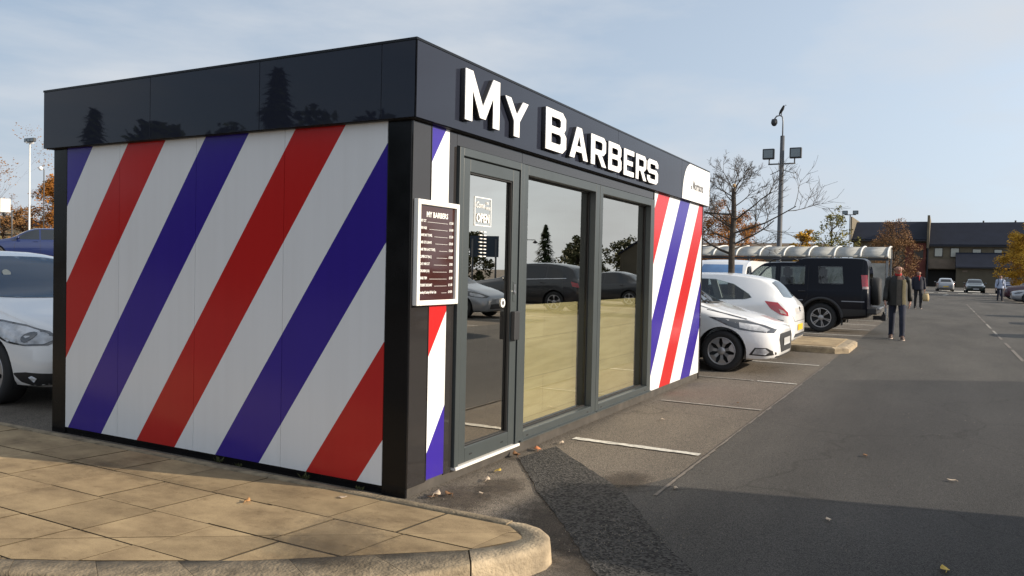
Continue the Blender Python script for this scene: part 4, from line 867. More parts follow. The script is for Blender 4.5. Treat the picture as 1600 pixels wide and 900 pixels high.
    return root, sk, body

# ---- small hatchbacks
hatch = [(2.00, .42, .30, .50, .57, .34), (1.985, .58, .25, .54, .63, .46), (1.93, .70, .21, .58, .68, .55), (1.80, .79, .185, .62, .735, .61), (1.55, .84, .18, .70, .82, .66), (1.22, .86, .18, .79, .90, .69),
         (.98, .865, .18, .86, .965, .70), (.80, .865, .18, .89, 1.03, .69), (.45, .865, .18, .905, 1.24, .62), (.12, .865, .18, .915, 1.405, .575), (-.25, .865, .18, .925, 1.46, .565), (-.70, .865, .18, .94, 1.465, .56),
         (-1.15, .862, .18, .955, 1.43, .55), (-1.50, .85, .19, .965, 1.36, .53), (-1.66, .835, .21, .97, 1.24, .56), (-1.80, .80, .24, .965, 1.06, .60), (-1.90, .75, .27, .90, .97, .59), (-1.97, .66, .31, .80, .88, .54), (-2.0, .52, .36, .70, .78, .44)]
hatch_spec = dict(xf=1.225, xr=-1.25, r=.305, hw=.862, floor=.2, wheel='cover', rim=MT['alloy'],
 side_glass=[[(.70, .935), (.28, 1.255), (.06, 1.345), (-.14, 1.375), (-.14, .945)], [(-.20, .945), (-.20, 1.38), (-.60, 1.385), (-.98, 1.335), (-.98, .985), (-.90, .965)], [(-1.04, .995), (-1.04, 1.32), (-1.26, 1.24), (-1.36, 1.10)]],
 windscreen=[(-.66, 1.00), (-.40, .985), (0, .98), (.40, .985), (.66, 1.00), (.56, 1.36), (.3, 1.395), (0, 1.40), (-.3, 1.395), (-.56, 1.36)],
 rear_glass=[(-.52, 1.03), (.52, 1.03), (.45, 1.33), (-.45, 1.33)], mirror=(.52, 1.0, PAINT['white']), handles=[(-.02, .87), (-.95, .885)],
 seams=[[(.66, .92), (.72, .60), (.62, .26)], [(-.17, .94), (-.17, .26)], [(-1.0, .96), (-.92, .55), (-.80, .42)]],)
# white hatch just beyond the kiosk, nose towards the lane
hy = dict(hatch_spec)
hy.update(head_side=[[(1.02, .805), (1.30, .790), (1.55, .765), (1.80, .705), (1.955, .645), (1.93, .595), (1.72, .610), (1.50, .630), (1.28, .695), (1.12, .765)]], head_inner=[(1.46, .735), (1.72, .700), (1.88, .640), (1.84, .612), (1.62, .635), (1.48, .665)],
 trim=[('grille', 'F', [(-.46, .585), (.46, .585), (.52, .50), (.40, .31), (-.40, .31), (-.52, .50)], MT['plastic'], .006), ('number_plate', 'F', [(-.26, .40), (.26, .40), (.26, .51), (-.26, .51)], MT['plate_w'], .016), ('lower_lip', 'F', [(-.62, .235), (.62, .235), (.60, .265), (-.60, .265)], MT['plastic'], .004)],
 trim2=[('fog_lamp_surround', 'S', [(1.62, .275), (1.70, .385), (1.86, .385), (1.97, .315), (1.965, .285), (1.82, .265)], MT['plastic'], .004), ('fog_lamp', 'S', [(1.665, .29), (1.715, .372), (1.84, .372), (1.89, .325), (1.84, .285)], MT['lens'], .008), ('sill_trim', 'S', [(.85, .20), (-.85, .20), (-.85, .235), (.85, .235)], MT['plastic'], .004)],
)
hy['seams'] = hatch_spec['seams']+[[(.98, .905), (1.25, .855), (1.55, .785)]]
hy_root, _, _ = vehicle('parked_car', 'white hatchback parked beside the kiosk end with its nose towards the lane', 'car', (8.52, 1.145, 0), R(-90), hatch, PAINT['white'], hy)
bm = bmesh.new(); tube(bm, [(.93, -.50, 1.005), (.99, -.10, 1.000), (.985, .15, 1.0)], .012, 6); obj('wiper', bm, MT['plastic'], hy_root)
# white three door hatch, tail towards the lane
cs = dict(hatch_spec); cs.update(cabin=(-1.62, .55), seat_z=.82, glass=MT['tintglass'], screen=MT['tintglass'])
cs.update(side_glass=[[(.70, .935), (.28, 1.245), (.05, 1.33), (-.22, 1.355), (-.30, .955)], [(-.40, .960), (-.32, 1.355), (-.62, 1.345), (-.96, 1.265), (-1.24, 1.10), (-1.30, 1.035), (-1.20, 1.00)]],
 tail_side=[[(-1.52, .985), (-1.74, .965), (-1.905, .80), (-1.915, .735), (-1.78, .765), (-1.64, .85)]], tail_inner=[(-1.76, .86), (-1.84, .83), (-1.885, .765), (-1.80, .785)],
 rear_glass=[(-.54, 1.055), (0, 1.03), (.54, 1.055), (.47, 1.30), (0, 1.335), (-.47, 1.30)],
 head_side=[[(1.2, .77), (1.6, .77), (1.9, .66), (1.5, .62)]],
 trim=[('number_plate', 'B', [(-.26, .47), (.26, .47), (.26, .58), (-.26, .58)], MT['plate_y'], .010), ('bumper_trim', 'B', [(-.55, .36), (.55, .36), (.50, .42), (-.50, .42)], MT['plastic'], .005), ('badge', 'B', [(-.05, .80), (.05, .80), (.05, .88), (-.05, .88)], MT['chrome'], .010)],
 trim2=[('sill_trim', 'S', [(.85, .20), (-.85, .20), (-.85, .235), (.85, .235)], MT['plastic'], .004)],
 seams=[[(.66, .92), (.72, .60), (.62, .26)], [(-.34, .95), (-.42, .6), (-.36, .26)], [(-1.60, .70), (-1.85, .66)]], seams_back=[[(-.62, .72), (-.55, .64), (.55, .64), (.62, .72)], [(-.56, 1.0), (-.66, .72)], [(.56, 1.0), (.66, .72)]], handles=[(-.12, .88)])
c_root, c_sk, _ = vehicle('parked_car', 'white three door hatchback with red tail lights and yellow rear plate towards the lane', 'car', (10.95, 1.31, 0), R(90), hatch, PAINT['white'], cs)
bm = bmesh.new(); tube(bm, [(-1.60, 0, 1.045), (-1.60, .28, 1.075)], .014, 6); blob(bm, (-1.64, .0, 1.035), (.05, .06, .03), 10); obj('rear_wiper', bm, MT['plastic'], c_root)
# white hatch behind the left end of the kiosk
fi = dict(hatch_spec)
fi.update(head_side=[[(1.02, .815), (1.30, .800), (1.58, .760), (1.80, .710), (1.93, .650), (1.90, .590), (1.72, .580), (1.50, .600), (1.30, .665), (1.12, .755)]], head_inner=[(1.12, .785), (1.34, .780), (1.60, .742), (1.80, .692), (1.90, .640), (1.87, .602), (1.70, .595), (1.50, .618), (1.31, .685), (1.16, .748)],
 trim=[('grille', 'F', [(-.52, .46), (.52, .46), (.60, .26), (-.60, .26)], MT['plastic'], .005), ('number_plate', 'F', [(-.26, .47), (.26, .47), (.26, .58), (-.26, .58)], MT['plate_w'], .012)],
 trim2=[('fog_lamp_surround', 'S', [(1.58, .33), (1.74, .345), (1.95, .335), (1.95, .235), (1.78, .215), (1.66, .25)], MT['plastic'], .004), ('projector', 'S', [(1.70+.052*math.cos(q*.524), .655+.045*math.sin(q*.524)) for q in range(12)], MT['lensdark'], .011), ('fog_lamp', 'S', [(1.76, .30), (1.80, .315), (1.84, .29), (1.80, .255)], MT['lens'], .009), ('sill_trim', 'S', [(.85, .20), (-.85, .20), (-.85, .235), (.85, .235)], MT['plastic'], .004)],
 screen=MT['carglass_painted_sky'])
f_root, f_sk, _ = vehicle('parked_car', 'white hatchback with painted sky reflection on windscreen parked behind the left end of the kiosk', 'car', (1.24, 6.56, 0), R(-90), hatch, PAINT['white'], fi); f_root.scale = (1.04, 1.04, 1.045)
bm = bmesh.new(); tube(bm, [(.05, -.2, 1.43), (-.12, -.2, 1.60)], [.014, .007], 8); obj('aerial', bm, MT['plastic'], f_root)
bm = bmesh.new()
hit = f_sk.t.ray_cast(Vector((5, -.28, 1.22)), Vector((-1, 0, 0)))[0]
if hit: tube(bm, [hit+Vector((.008, 0, .004)), hit+Vector((.014, 0, .008))], .042, 20); obj('permit_disc', bm, MT['winpale'], f_root)

# ---- boxy off roader with spare wheel
disc = [(2.30, .50, .45, .88, .98, .44), (2.28, .74, .40, .92, 1.04, .64), (2.15, .84, .36, 1.00, 1.10, .70), (1.60, .90, .34, 1.06, 1.15, .74), (1.10, .90, .34, 1.08, 1.18, .76), (.95, .90, .34, 1.10, 1.24, .75), (.50, .90, .34, 1.11, 1.66, .68), (.30, .90, .34, 1.12, 1.775, .66),
        (-.05, .90, .34, 1.13, 1.80, .66), (-.45, .90, .34, 1.13, 1.81, .66), (-.58, .90, .34, 1.13, 1.885, .66), (-.75, .90, .34, 1.13, 1.92, .66), (-1.6, .90, .34, 1.13, 1.925, .66), (-2.06, .90, .38, 1.13, 1.91, .655), (-2.16, .89, .40, 1.13, 1.86, .65), (-2.22, .87, .42, 1.10, 1.60, .68), (-2.25, .82, .46, 1.05, 1.18, .70)]
ds = dict(cabin=(-2.12, .55), seat_z=1.10, glass=MT['tintglass'], screen=MT['tintglass'], xf=1.42, xr=-1.14, r=.372, hw=.898, floor=.36, gap=.09, wheel='double', rim=MT['alloy'],
 side_glass=[[(.86, 1.20), (.55, 1.58), (.42, 1.665), (.02, 1.675), (.02, 1.195)], [(-.10, 1.195), (-.10, 1.675), (-.72, 1.69), (-.72, 1.195)], [(-1.06, 1.245), (-1.02, 1.69), (-1.60, 1.69), (-1.66, 1.245), (-1.60, 1.235)], ],
 windscreen=[(-.68, 1.26), (.68, 1.26), (.58, 1.70), (-.58, 1.70)], rear_glass=[(-.58, 1.22), (.58, 1.22), (.52, 1.70), (-.52, 1.70)],
 tail_side=[[(-2.05, 1.48), (-2.19, 1.48), (-2.225, 1.13), (-2.09, 1.13)]], tail_inner=[(-2.10, 1.19), (-2.22, 1.19), (-2.225, 1.13), (-2.09, 1.13)], head_front=[[(.48, .78), (.74, .80), (.72, .95), (.48, .95)]],
 trim2=[('rubbing_strip', 'S', [(.9, .800), (-.70, .800), (-.70, .824), (.9, .824)], MT['alloydark'], .012), ('rubbing_strip', 'S', [(-1.62, .800), (-2.15, .800), (-2.15, .824), (-1.62, .824)], MT['alloydark'], .012), ('lower_cladding', 'S', [(.9, .36), (-.66, .36), (-.66, .50), (.9, .50)], MT['plastic'], .004), ('lower_cladding', 'S', [(-1.62, .42), (-2.19, .47), (-2.18, .62), (-1.62, .62)], MT['plastic'], .006)],
 seams=[[(.93, 1.16), (.93, .46)], [(-.04, 1.68), (-.04, .46)], [(-.80, 1.70), (-.80, .90), (-.70, .72)], [(-2.08, 1.86), (-2.10, .60)]], mirror=(.72, 1.22, MT['plastic']), handles=[(.14, 1.04), (-.66, 1.04)], handle_mat=MT['plastic'])
d_root, d_sk, _ = vehicle('parked_car', 'tall dark navy off roader with a spare wheel on its tailgate and silver alloy wheels', 'off roader', (18.42, .92, 0), R(90), disc, PAINT['navy'], ds)
bm = bmesh.new(); r = .36
lathe(bm, [(0, -2.48), (r*.55, -2.48), (r*.9, -2.47), (r, -2.42), (r, -2.28), (r*.9, -2.24), (0, -2.24)], 'x', 32, (0, .05, 1.07)); obj('spare_wheel', bm, MT['tyre'], d_root, smooth=False)
bm = bmesh.new(); box(bm, -2.44, -2.20, -.86, .86, .50, .66); obj('rear_bumper', bm, MT['plastic'], d_root, bevel=.03)
bm = bmesh.new(); box(bm, -2.50, -2.442, -.80, .80, .62, .66); obj('bumper_step', bm, MT['alloydark'], d_root, bevel=.01)
bm = bmesh.new(); box(bm, -2.52, -2.30, -.05, .05, .34, .44); box(bm, -2.60, -2.50, -.09, .09, .32, .48); tube(bm, [(-2.55, 0, .48), (-2.55, 0, .55)], .03, 10); obj('tow_bar', bm, MT['plastic'], d_root)
bm = bmesh.new(); box(bm, -1.64, -1.62, .62, .86, .20, .42); box(bm, -1.64, -1.62, -.86, -.62, .20, .42); obj('mud_flap', bm, MT['tyre'], d_root)
for sg in (1, -1):
    bm = bmesh.new(); tube(bm, [(.22, sg*.60, 1.77), (.12, sg*.60, 1.85), (-.40, sg*.60, 1.88), (-.50, sg*.60, 1.83)], .018, 8); obj('roof_rail', bm, MT['plastic'], d_root)
for x in (1.42, -1.14):
    for sg in (1, -1):
        bm = bmesh.new(); a = [[bm.verts.new((x+rr*math.cos(t), sg*yy, .372+rr*math.sin(t))) for t in (math.pi*(.02+.96*k/24) for k in range(25))] for rr, yy in ((.462, .905), (.475, .935), (.52, .935), (.535, .905))]
        for q in range(3):
            for k in range(24): bm.faces.new((a[q][k], a[q][k+1], a[q+1][k+1], a[q+1][k])).smooth = True
        obj('wheel_arch_trim', bm, MT['plastic'], d_root)

# ---- saloon / estate / suv shapes for the cars further off
suv = [(2.25, .50, .38, .70, .80, .44), (2.22, .72, .32, .76, .88, .60), (2.05, .86, .27, .84, .97, .68), (1.50, .92, .25, .94, 1.06, .74), (1.05, .93, .25, 1.0, 1.13, .75), (.85, .93, .25, 1.02, 1.20, .74), (.30, .93, .25, 1.04, 1.56, .64), (-.10, .93, .25, 1.05, 1.66, .62), (-.8, .93, .25, 1.08, 1.68, .61), (-1.5, .93, .26, 1.12, 1.62, .59), (-1.85, .90, .28, 1.12, 1.50, .60), (-2.05, .87, .32, 1.08, 1.16, .64), (-2.20, .80, .38, .95, 1.02, .6), (-2.25, .62, .42, .80, .88, .5)]
suv_spec = dict(xf=1.40, xr=-1.32, r=.36, hw=.925, floor=.28, wheel='five', windscreen=[(-.68, 1.22), (.68, 1.22), (.58, 1.56), (-.58, 1.56)], rear_glass=[(-.60, 1.16), (.60, 1.16), (.52, 1.50), (-.52, 1.50)],
 side_glass=[[(.72, 1.07), (.30, 1.42), (.0, 1.54), (-.1, 1.55), (-.1, 1.07)], [(-.16, 1.07), (-.16, 1.56), (-.95, 1.56), (-.95, 1.10)], [(-1.01, 1.11), (-1.01, 1.55), (-1.45, 1.48), (-1.72, 1.22), (-1.72, 1.17)]], head_front=[[(.46, .76), (.78, .80), (.76, .90), (.46, .84)]], tail_side=[[(-1.92, 1.06), (-2.15, 1.0), (-2.20, .86), (-1.98, .90)]],
 trim=[('number_plate', 'B', [(-.26, .78), (.26, .78), (.26, .89), (-.26, .89)], MT['plate_y'], .010), ('grille', 'F', [(-.42, .62), (.42, .62), (.45, .82), (-.45, .82)], MT['plastic'], .005), ('front_plate', 'F', [(-.26, .48), (.26, .48), (.26, .59), (-.26, .59)], MT['plate_w'], .012)], seams=[[(.75, 1.03), (.78, .35)], [(-.13, 1.06), (-.13, .35)], [(-.98, 1.08), (-.85, .5)]], mirror=(.60, 1.10, MT['plastic']), handles=[(-.02, .98), (-.9, 1.0)])
suv_spec['trim2'] = [('window_trim', 'S', [(.72, 1.05), (-1.74, 1.15), (-1.74, 1.168), (.72, 1.068)], MT['chrome'], .008)]
sal = [(2.25, .50, .34, .56, .64, .42), (2.22, .70, .27, .60, .70, .56), (2.05, .82, .22, .66, .77, .64), (1.50, .88, .20, .76, .86, .70), (1.05, .89, .20, .82, .93, .71), (.85, .89, .20, .85, .98, .70), (.30, .89, .20, .88, 1.28, .60), (-.05, .89, .20, .89, 1.40, .57), (-.6, .89, .20, .91, 1.43, .56), (-1.1, .89, .20, .93, 1.33, .56), (-1.55, .88, .22, .95, 1.08, .62), (-1.75, .86, .24, .95, 1.04, .64), (-2.10, .80, .28, .90, .99, .62), (-2.22, .72, .33, .80, .86, .56), (-2.25, .58, .38, .70, .76, .48)]
sal_spec = dict(xf=1.38, xr=-1.32, r=.32, hw=.885, floor=.22, wheel='five', windscreen=[(-.66, 1.0), (.66, 1.0), (.55, 1.31), (-.55, 1.31)], rear_glass=[(-.56, 1.07), (.56, 1.07), (.50, 1.31), (-.50, 1.31)],
 side_glass=[[(.74, .92), (.28, 1.22), (0, 1.32), (-.14, 1.34), (-.14, .925)], [(-.2, .925), (-.2, 1.345), (-.6, 1.35), (-1.0, 1.28), (-1.30, 1.08), (-1.30, .96)]], head_side=[[(1.62, .72), (1.9, .72), (2.12, .64), (2.10, .57), (1.85, .60)]], tail_side=[[(-1.85, .92), (-2.12, .88), (-2.19, .74), (-1.95, .76)]], tail_back=[[(.34, .76), (.66, .76), (.64, .87), (.36, .87)]],
 trim=[('number_plate', 'B', [(-.26, .62), (.26, .62), (.26, .73), (-.26, .73)], MT['plate_y'], .010), ('grille', 'F', [(-.40, .44), (.40, .44), (.44, .60), (-.44, .60)], MT['plastic'], .005), ('front_plate', 'F', [(-.26, .36), (.26, .36), (.26, .47), (-.26, .47)], MT['plate_w'], .014)], seams=[[(.70, .92), (.74, .28)], [(-.17, .92), (-.17, .28)], [(-1.05, .92), (-.92, .45)]], mirror=(.60, .98, MT['plastic']), handles=[(-.02, .84), (-1.0, .86)])
gh = dict(hatch_spec); gh.update(head_side=hy['head_side'], head_inner=hy['head_inner'], tail_side=cs['tail_side'], trim=[('number_plate', 'B', [(-.26, .47), (.26, .47), (.26, .58), (-.26, .58)], MT['plate_y'], .010), ('grille', 'F', [(-.5, .42), (.5, .42), (.55, .28), (-.55, .28)], MT['plastic'], .005), ('front_plate', 'F', [(-.26, .45), (.26, .45), (.26, .56), (-.26, .56)], MT['plate_w'], .012)])
def car(kind, col, label, x, y, deg, cat='car', group=None):
    st, sp = {'suv': (suv, suv_spec), 'saloon': (sal, sal_spec), 'hatch': (hatch, gh)}[kind]
    sp = dict(sp)
    if 'mirror' in sp: sp['mirror'] = (sp['mirror'][0], sp['mirror'][1], PAINT[col])
    return vehicle('parked_car', label, cat, (x, y, H(x, y)), R(deg), st, PAINT[col], sp, group)[0]
car('hatch', 'paleblue', 'pale blue car half hidden behind the off roader and its spare wheel', 29.9, .95, 90)
car('saloon', 'silver', 'silver saloon car at the right edge of the lane nearest the orange tree', 54.2, -9.0, 90)
car('suv', 'maroon', 'dark maroon sport utility vehicle parked behind the silver saloon at the right edge', 59.5, -8.9, 90, 'sport utility vehicle')
car('hatch', 'blue', 'blue hatchback nosing out behind the man in the pale blue jacket', 65.5, -8.75, 90)
car('hatch', 'silver', 'silver hatchback parked rear out in the shade under the brown entrance board', 97.5, -3.3, 3)
car('saloon', 'green', 'dark green saloon facing the camera against the low building wing', 92, -6.0, 182)
car('suv', 'blue', 'dark blue car parked between the green saloon and the man with straps', 90, -8.8, 182, 'car')
car('saloon', 'blue', 'dark blue saloon seen side on beyond the white hatchback at far left', 15.5, 30.2, 152)
car('hatch', 'white', 'white hatchback of which only a mirror and pillar show beside the kiosk post', 12.4, 21.7, 238)
car('hatch', 'maroon', 'dark red hatchback far off below the dry grass bank at far left', 12.5, 45.5, 200)
car('suv', 'white', 'white car far off at the left edge below the grass bank', 9.8, 41.5, 250, 'car')
# cars across the lane, seen mirrored in the kiosk glass
car('suv', 'dark', 'big dark sport utility vehicle mirrored in the left kiosk window', 20.9, -9.7, -90, 'sport utility vehicle')
car('saloon', 'dark', 'dark saloon mirrored low in the right kiosk window', 27.6, -9.5, -90)
car('hatch', 'silver', 'silver grey hatchback mirrored in the kiosk door glass', 16.0, -10.3, 90)
car('saloon', 'dark', 'black saloon mirrored nearest in the kiosk door glass', 10.4, -9.4, 90)
car('hatch', 'blue', 'blue hatchback mirrored beyond the dark vehicles in the kiosk glass', 33.5, -9.4, -90)
# ---- white van in the far row, side towards us
van = [(2.45, .55, .36, .72, .80, .5), (2.42, .78, .32, .80, .92, .68), (2.2, .88, .30, .96, 1.08, .74), (1.75, .92, .28, 1.10, 1.22, .78), (1.55, .92, .28, 1.12, 1.32, .77), (1.05, .92, .28, 1.14, 1.78, .74), (.85, .92, .28, 1.15, 1.90, .76), (.5, .92, .28, 1.15, 1.95, .77), (-1.5, .92, .28, 1.15, 1.95, .78), (-2.3, .92, .30, 1.15, 1.94, .78), (-2.42, .90, .32, 1.15, 1.90, .77), (-2.45, .86, .36, 1.12, 1.84, .74)]
vs = dict(screen=MT['vanglass_painted_sky'], xf=1.62, xr=-1.55, r=.33, hw=.915, floor=.3, wheel='cover', side_glass=[[(1.42, 1.20), (1.08, 1.66), (.98, 1.73), (.66, 1.75), (.66, 1.20)]], windscreen=[(-.72, 1.32), (.72, 1.32), (.64, 1.78), (-.64, 1.78)], seams=[[(.56, 1.85), (.56, .4)]], mirror=(1.25, 1.25, MT['plastic']))
vehicle('parked_van', 'white van facing us with painted sky reflection on windscreen behind the white three door hatchback', 'van', (22.2, 3.15, 0), R(178), van, PAINT['white'], vs)[0].scale = (.93, .98, .97)

# ------------------------------------------------------------------ people
def etube(bm, pts, n=14, arc=None, cap=True):
    """elliptic sections (x, y, z, rx, ry) stacked upward or downward; arc leaves the tube open"""
    rings = []
    for x, y, z, rx, ry in pts:
        if arc: ts = [arc[0]+(arc[1]-arc[0])*k/n for k in range(n+1)]
        else: ts = [2*math.pi*k/n for k in range(n)]
        rings.append([bm.verts.new((x+rx*math.cos(t), y+ry*math.sin(t), z)) for t in ts])
    m = len(rings[0])
    for a, b in zip(rings, rings[1:]):
        for k in range(m if not arc else m-1): bm.faces.new((a[k], a[(k+1) % m], b[(k+1) % m], b[k])).smooth = True
    if cap and not arc: bm.faces.new(rings[0]); bm.faces.new(rings[-1])
def skin_mesh(verts, edges, root=0, sub=2):
    me = bpy.data.meshes.new('skin'); me.from_pydata([v[:3] for v in verts], edges, []); o = bpy.data.objects.new('skin', me); COL.objects.link(o)
    md = o.modifiers.new('s', 'SKIN'); md.use_smooth_shade = True; sb = o.modifiers.new('u', 'SUBSURF'); sb.levels = sb.render_levels = sub
    sv = me.skin_vertices[0].data
    for i, v in enumerate(verts):
        r = v[3]; sv[i].radius = r if isinstance(r, tuple) else (r, r); sv[i].use_root = (i == root)
    dg = bpy.context.evaluated_depsgraph_get(); dg.update(); res = bpy.data.meshes.new_from_object(o.evaluated_get(dg)); bpy.data.objects.remove(o); return res
def person(label, x, y, face, hgt, step, head_down, top_mat, trouser_mat, hair_mat, shoe_mat, open_front=False, inner=None, lining=None, scarf=None, straps=None, bend_left=0.0, bald=False):
    root = empty('person', (x, y, H(x, y)), face, label, 'person'); k = hgt/1.77
    V = []; E = []
    def add(p, r, par=None):
        V.append((p[0]*k, p[1]*k, p[2]*k, r*k)); 
        if par is not None: E.append((par, len(V)-1))
        return len(V)-1
    pel = add((0, 0, .95), .115); sp = add((0, 0, 1.14), .105, pel); ch = add((0, 0, 1.36), .115, sp); nk = add((.015, 0, 1.50), .052, ch)
    hd = head_down
    h0 = add((.035+.02*hd, 0, 1.575), .062, nk); h1 = add((.045+.05*hd, 0, 1.65-.005*hd), .088, h0); h2 = add((.035+.06*hd, 0, 1.715-.01*hd), .076, h1)
    legs = {}
    for s in (1, -1):
        f = step*s
        hp_ = add((0, .095*s, .90), .088, pel); kn = add((.05+f*.14, .105*s, .49), .058, hp_); an = add((f*.24-.01, .11*s, .085), .040, kn); add((f*.24+.10, .125*s, .045), .034, an)
        legs[s] = ((0, .095*s, .92), (.05+f*.14, .105*s, .49), (f*.24-.01, .11*s, .09))
    arms = {}
    for s in (1, -1):
        f = -step*s*.5; bl = bend_left if s == 1 else 0
        sh_ = add((0, .175*s, 1.42), .055, ch); el = add((-.05+f*.10, .245*s, 1.13), .042, sh_); wr = add((.02+f*.22+bl*.16, .265*s, .90+bl*.10), .028, el); pm = add((.035+f*.25+bl*.2, .262*s, .845+bl*.09), .030, wr)
        px_, py_, pz_ = .035+f*.25+bl*.2, .262*s, .845+bl*.09
        arms[s] = ((0, .175*s, 1.42), (-.05+f*.10, .245*s, 1.13), (.02+f*.22+bl*.16, .265*s, .91+bl*.10), (px_, py_, pz_))
        for q, (ox, ln) in enumerate(((.027, .070), (.010, .078), (-.008, .074), (-.024, .060))):
            a = add((px_+ox, py_, pz_-.045), .0105, pm); b = add((px_+ox+.006, py_-.010*s, pz_-.045-ln*.5), .0095, a); add((px_+ox+.012, py_-.028*s, pz_-.045-ln*.95), .0085, b)
        a = add((px_+.034, py_-.012*s, pz_-.005), .012, pm); add((px_+.046, py_-.028*s, pz_-.05), .010, a)
    me = skin_mesh(V, E); body = obj('body', me, MT['skin'], root, smooth=True)
    # face: nose, ears, brow, eyes and mouth on the head
    hx, hz = (.045+.05*hd)*k, (1.65-.005*hd)*k
    bm = bmesh.new(); bm.from_mesh(body.data)
    blob(bm, (hx+.088*k, 0, hz-.008*k), (.020*k, .014*k, .026*k), 8)
    for s in (1, -1): blob(bm, (hx-.008*k, s*.084*k, hz-.002*k), (.020*k, .012*k, .032*k), 8)
    bm.to_mesh(body.data); bm.free()
    bm = bmesh.new()
    for s in (1, -1): blob(bm, (hx+.077*k, s*.033*k, hz+.016*k), (.007*k, .010*k, .005*k), 8)
    obj('eyes', bm, MT['hair_brown'], body)
    bm = bmesh.new(); blob(bm, (hx+.075*k, 0, hz-.048*k), (.010*k, .026*k, .006*k), 8); obj('mouth', bm, MT['redcloth'], body)
    hb = bmesh.new(); hb.from_mesh(body.data); hv_ = BVHTree.FromBMesh(hb); hb.free()
    bm = bmesh.new(); g = bmesh.ops.create_uvsphere(bm, u_segments=28, v_segments=20, radius=1); drop = []; hc = Vector((hx-.004*k, 0, hz+.022*k))
    for v in g['verts']:
        d = v.co.normalized(); hit = hv_.ray_cast(hc+d*.3*k, -d)[0]
        keep = (d.z > -.45 and d.x < -.1) or (d.z > -.05 and d.x < .15) or (not bald and d.z > .62 and d.x < .55)
        if bald and d.z > .72: keep = False
        if hit is None or not keep: drop.append(v)
        else: v.co = hit+d*(.007+.004*random.random())*k
    bmesh.ops.delete(bm, geom=drop, context='VERTS'); obj('hair', bm, hair_mat, root, smooth=True)
    # trousers
    bm = bmesh.new(); etube(bm, [(-.005*k, 0, 1.02*k, .125*k, .170*k), (-.005*k, 0, .94*k, .132*k, .182*k), (-.005*k, 0, .86*k, .125*k, .185*k), (0, 0, .82*k, .08*k, .14*k)])
    for s in (1, -1):
        a, b, c = legs[s]; pts = []
        for t, rx, ry in ((0, .102, .095), (.25, .098, .090), (.55, .084, .078), (.85, .074, .068)): pts.append(((a[0]+(b[0]-a[0])*t)*k, (a[1]+(b[1]-a[1])*t)*k, (a[2]+(b[2]-a[2])*t)*k, rx*k, ry*k))
        for t, rx, ry in ((0, .072, .066), (.3, .072, .066), (.6, .066, .060), (.85, .060, .056), (.95, .066, .062), (1.03, .068, .062)): pts.append(((b[0]+(c[0]-b[0])*t)*k, (b[1]+(c[1]-b[1])*t)*k, (b[2]+(c[2]-b[2])*t)*k, rx*k, ry*k))
        etube(bm, pts)
    obj('trousers', bm, trouser_mat, root, smooth=True)
    for s in (1, -1):
        c = legs[s][2]; bm = bmesh.new(); n = 14
        ring = lambda zz, sc: [bm.verts.new(((c[0]+.055+(.145*sc)*math.cos(t))*k, (c[1]+.012*s+.048*sc*math.sin(t)*(1+.12*math.cos(t)))*k, zz*k)) for t in (2*math.pi*q/n for q in range(n))]
        r0, r1, r2 = ring(.003, 1), ring(.028, 1.0), ring(.062, .86)
        tp = [bm.verts.new(((c[0]+.0+(.075)*math.cos(t))*k, (c[1]+.042*math.sin(t))*k, .105*k)) for t in (2*math.pi*q/n for q in range(n))]
        for a, b in ((r1, r2), (r2, tp)):
            for q in range(n): bm.faces.new((a[q], a[(q+1) % n], b[(q+1) % n], b[q])).smooth = True
        bm.faces.new(tp); bm.faces.new(r1); sho = obj('shoe', bm, shoe_mat, root)
        bm = bmesh.new(); r0 = [bm.verts.new(((c[0]+.055+.150*math.cos(t))*k, (c[1]+.012*s+.051*math.sin(t)*(1+.12*math.cos(t)))*k, .001*k)) for t in (2*math.pi*q/n for q in range(n))]; r1 = [bm.verts.new((v.co.x, v.co.y, .027*k)) for v in r0]
        for q in range(n): bm.faces.new((r0[q], r0[(q+1) % n], r1[(q+1) % n], r1[q]))
        bm.faces.new(r0); bm.faces.new(r1); obj('sole', bm, MT['sole'], sho)
    # coat / jacket
    prof = [(-.01, 0, .80, .160, .225), (-.01, 0, .90, .158, .218), (-.008, 0, 1.02, .150, .208), (-.005, 0, 1.16, .148, .205), (-.005, 0, 1.30, .150, .212), (-.008, 0, 1.40, .135, .205), (-.005, 0, 1.465, .095, .150), (.0, 0, 1.51, .070, .080)]
    if not open_front: prof[0] = (-.005, 0, .86, .15, .208)
    P = [(a*k, b*k, c*k, d*k, e*k) for a, b, c, d, e in prof]
    bm = bmesh.new()
    if open_front: etube(bm, P, 18, (R(40), R(352)))
    else: etube(bm, P, 18)
    for s in (1, -1):
        a, b, c, d = arms[s]; pts = []
        A, B_, C = Vector(a), Vector(b), Vector(c); path = [A+Vector((0, -.03*s, .012)), A+Vector((0, .025*s, -.03)), A.lerp(B_, .5), B_, B_.lerp(C, .5), C+(C-B_).normalized()*.01]
        tube(bm, [q*k for q in path], [.070*k, .080*k, .072*k, .064*k, .058*k, .052*k], 12)
    coat = obj('jacket', bm, top_mat, root, smooth=True)
    if open_front:
        bm = bmesh.new(); etube(bm, [(a+.004*k, b, c, d*.93, e*.93) for a, b, c, d, e in P[:6]], 18, (R(-70), R(70))); 
        obj('jumper', bm, inner, root, smooth=True)
        bm = bmesh.new()
        for lo, hi in ((R(26), R(52)),):
            etube(bm, [(a+.003*k, b, c, d*1.03, e*1.0) for a, b, c, d, e in P[:6]], 4, (lo, hi))
        obj('lining', bm, lining, coat, smooth=True)
        bm = bmesh.new(); lathe(bm, [(.072*k, 1.47*k), (.086*k, 1.50*k), (.080*k, 1.545*k), (.070*k, 1.55*k)], 'z', 16); obj('collar', bm, top_mat, coat)
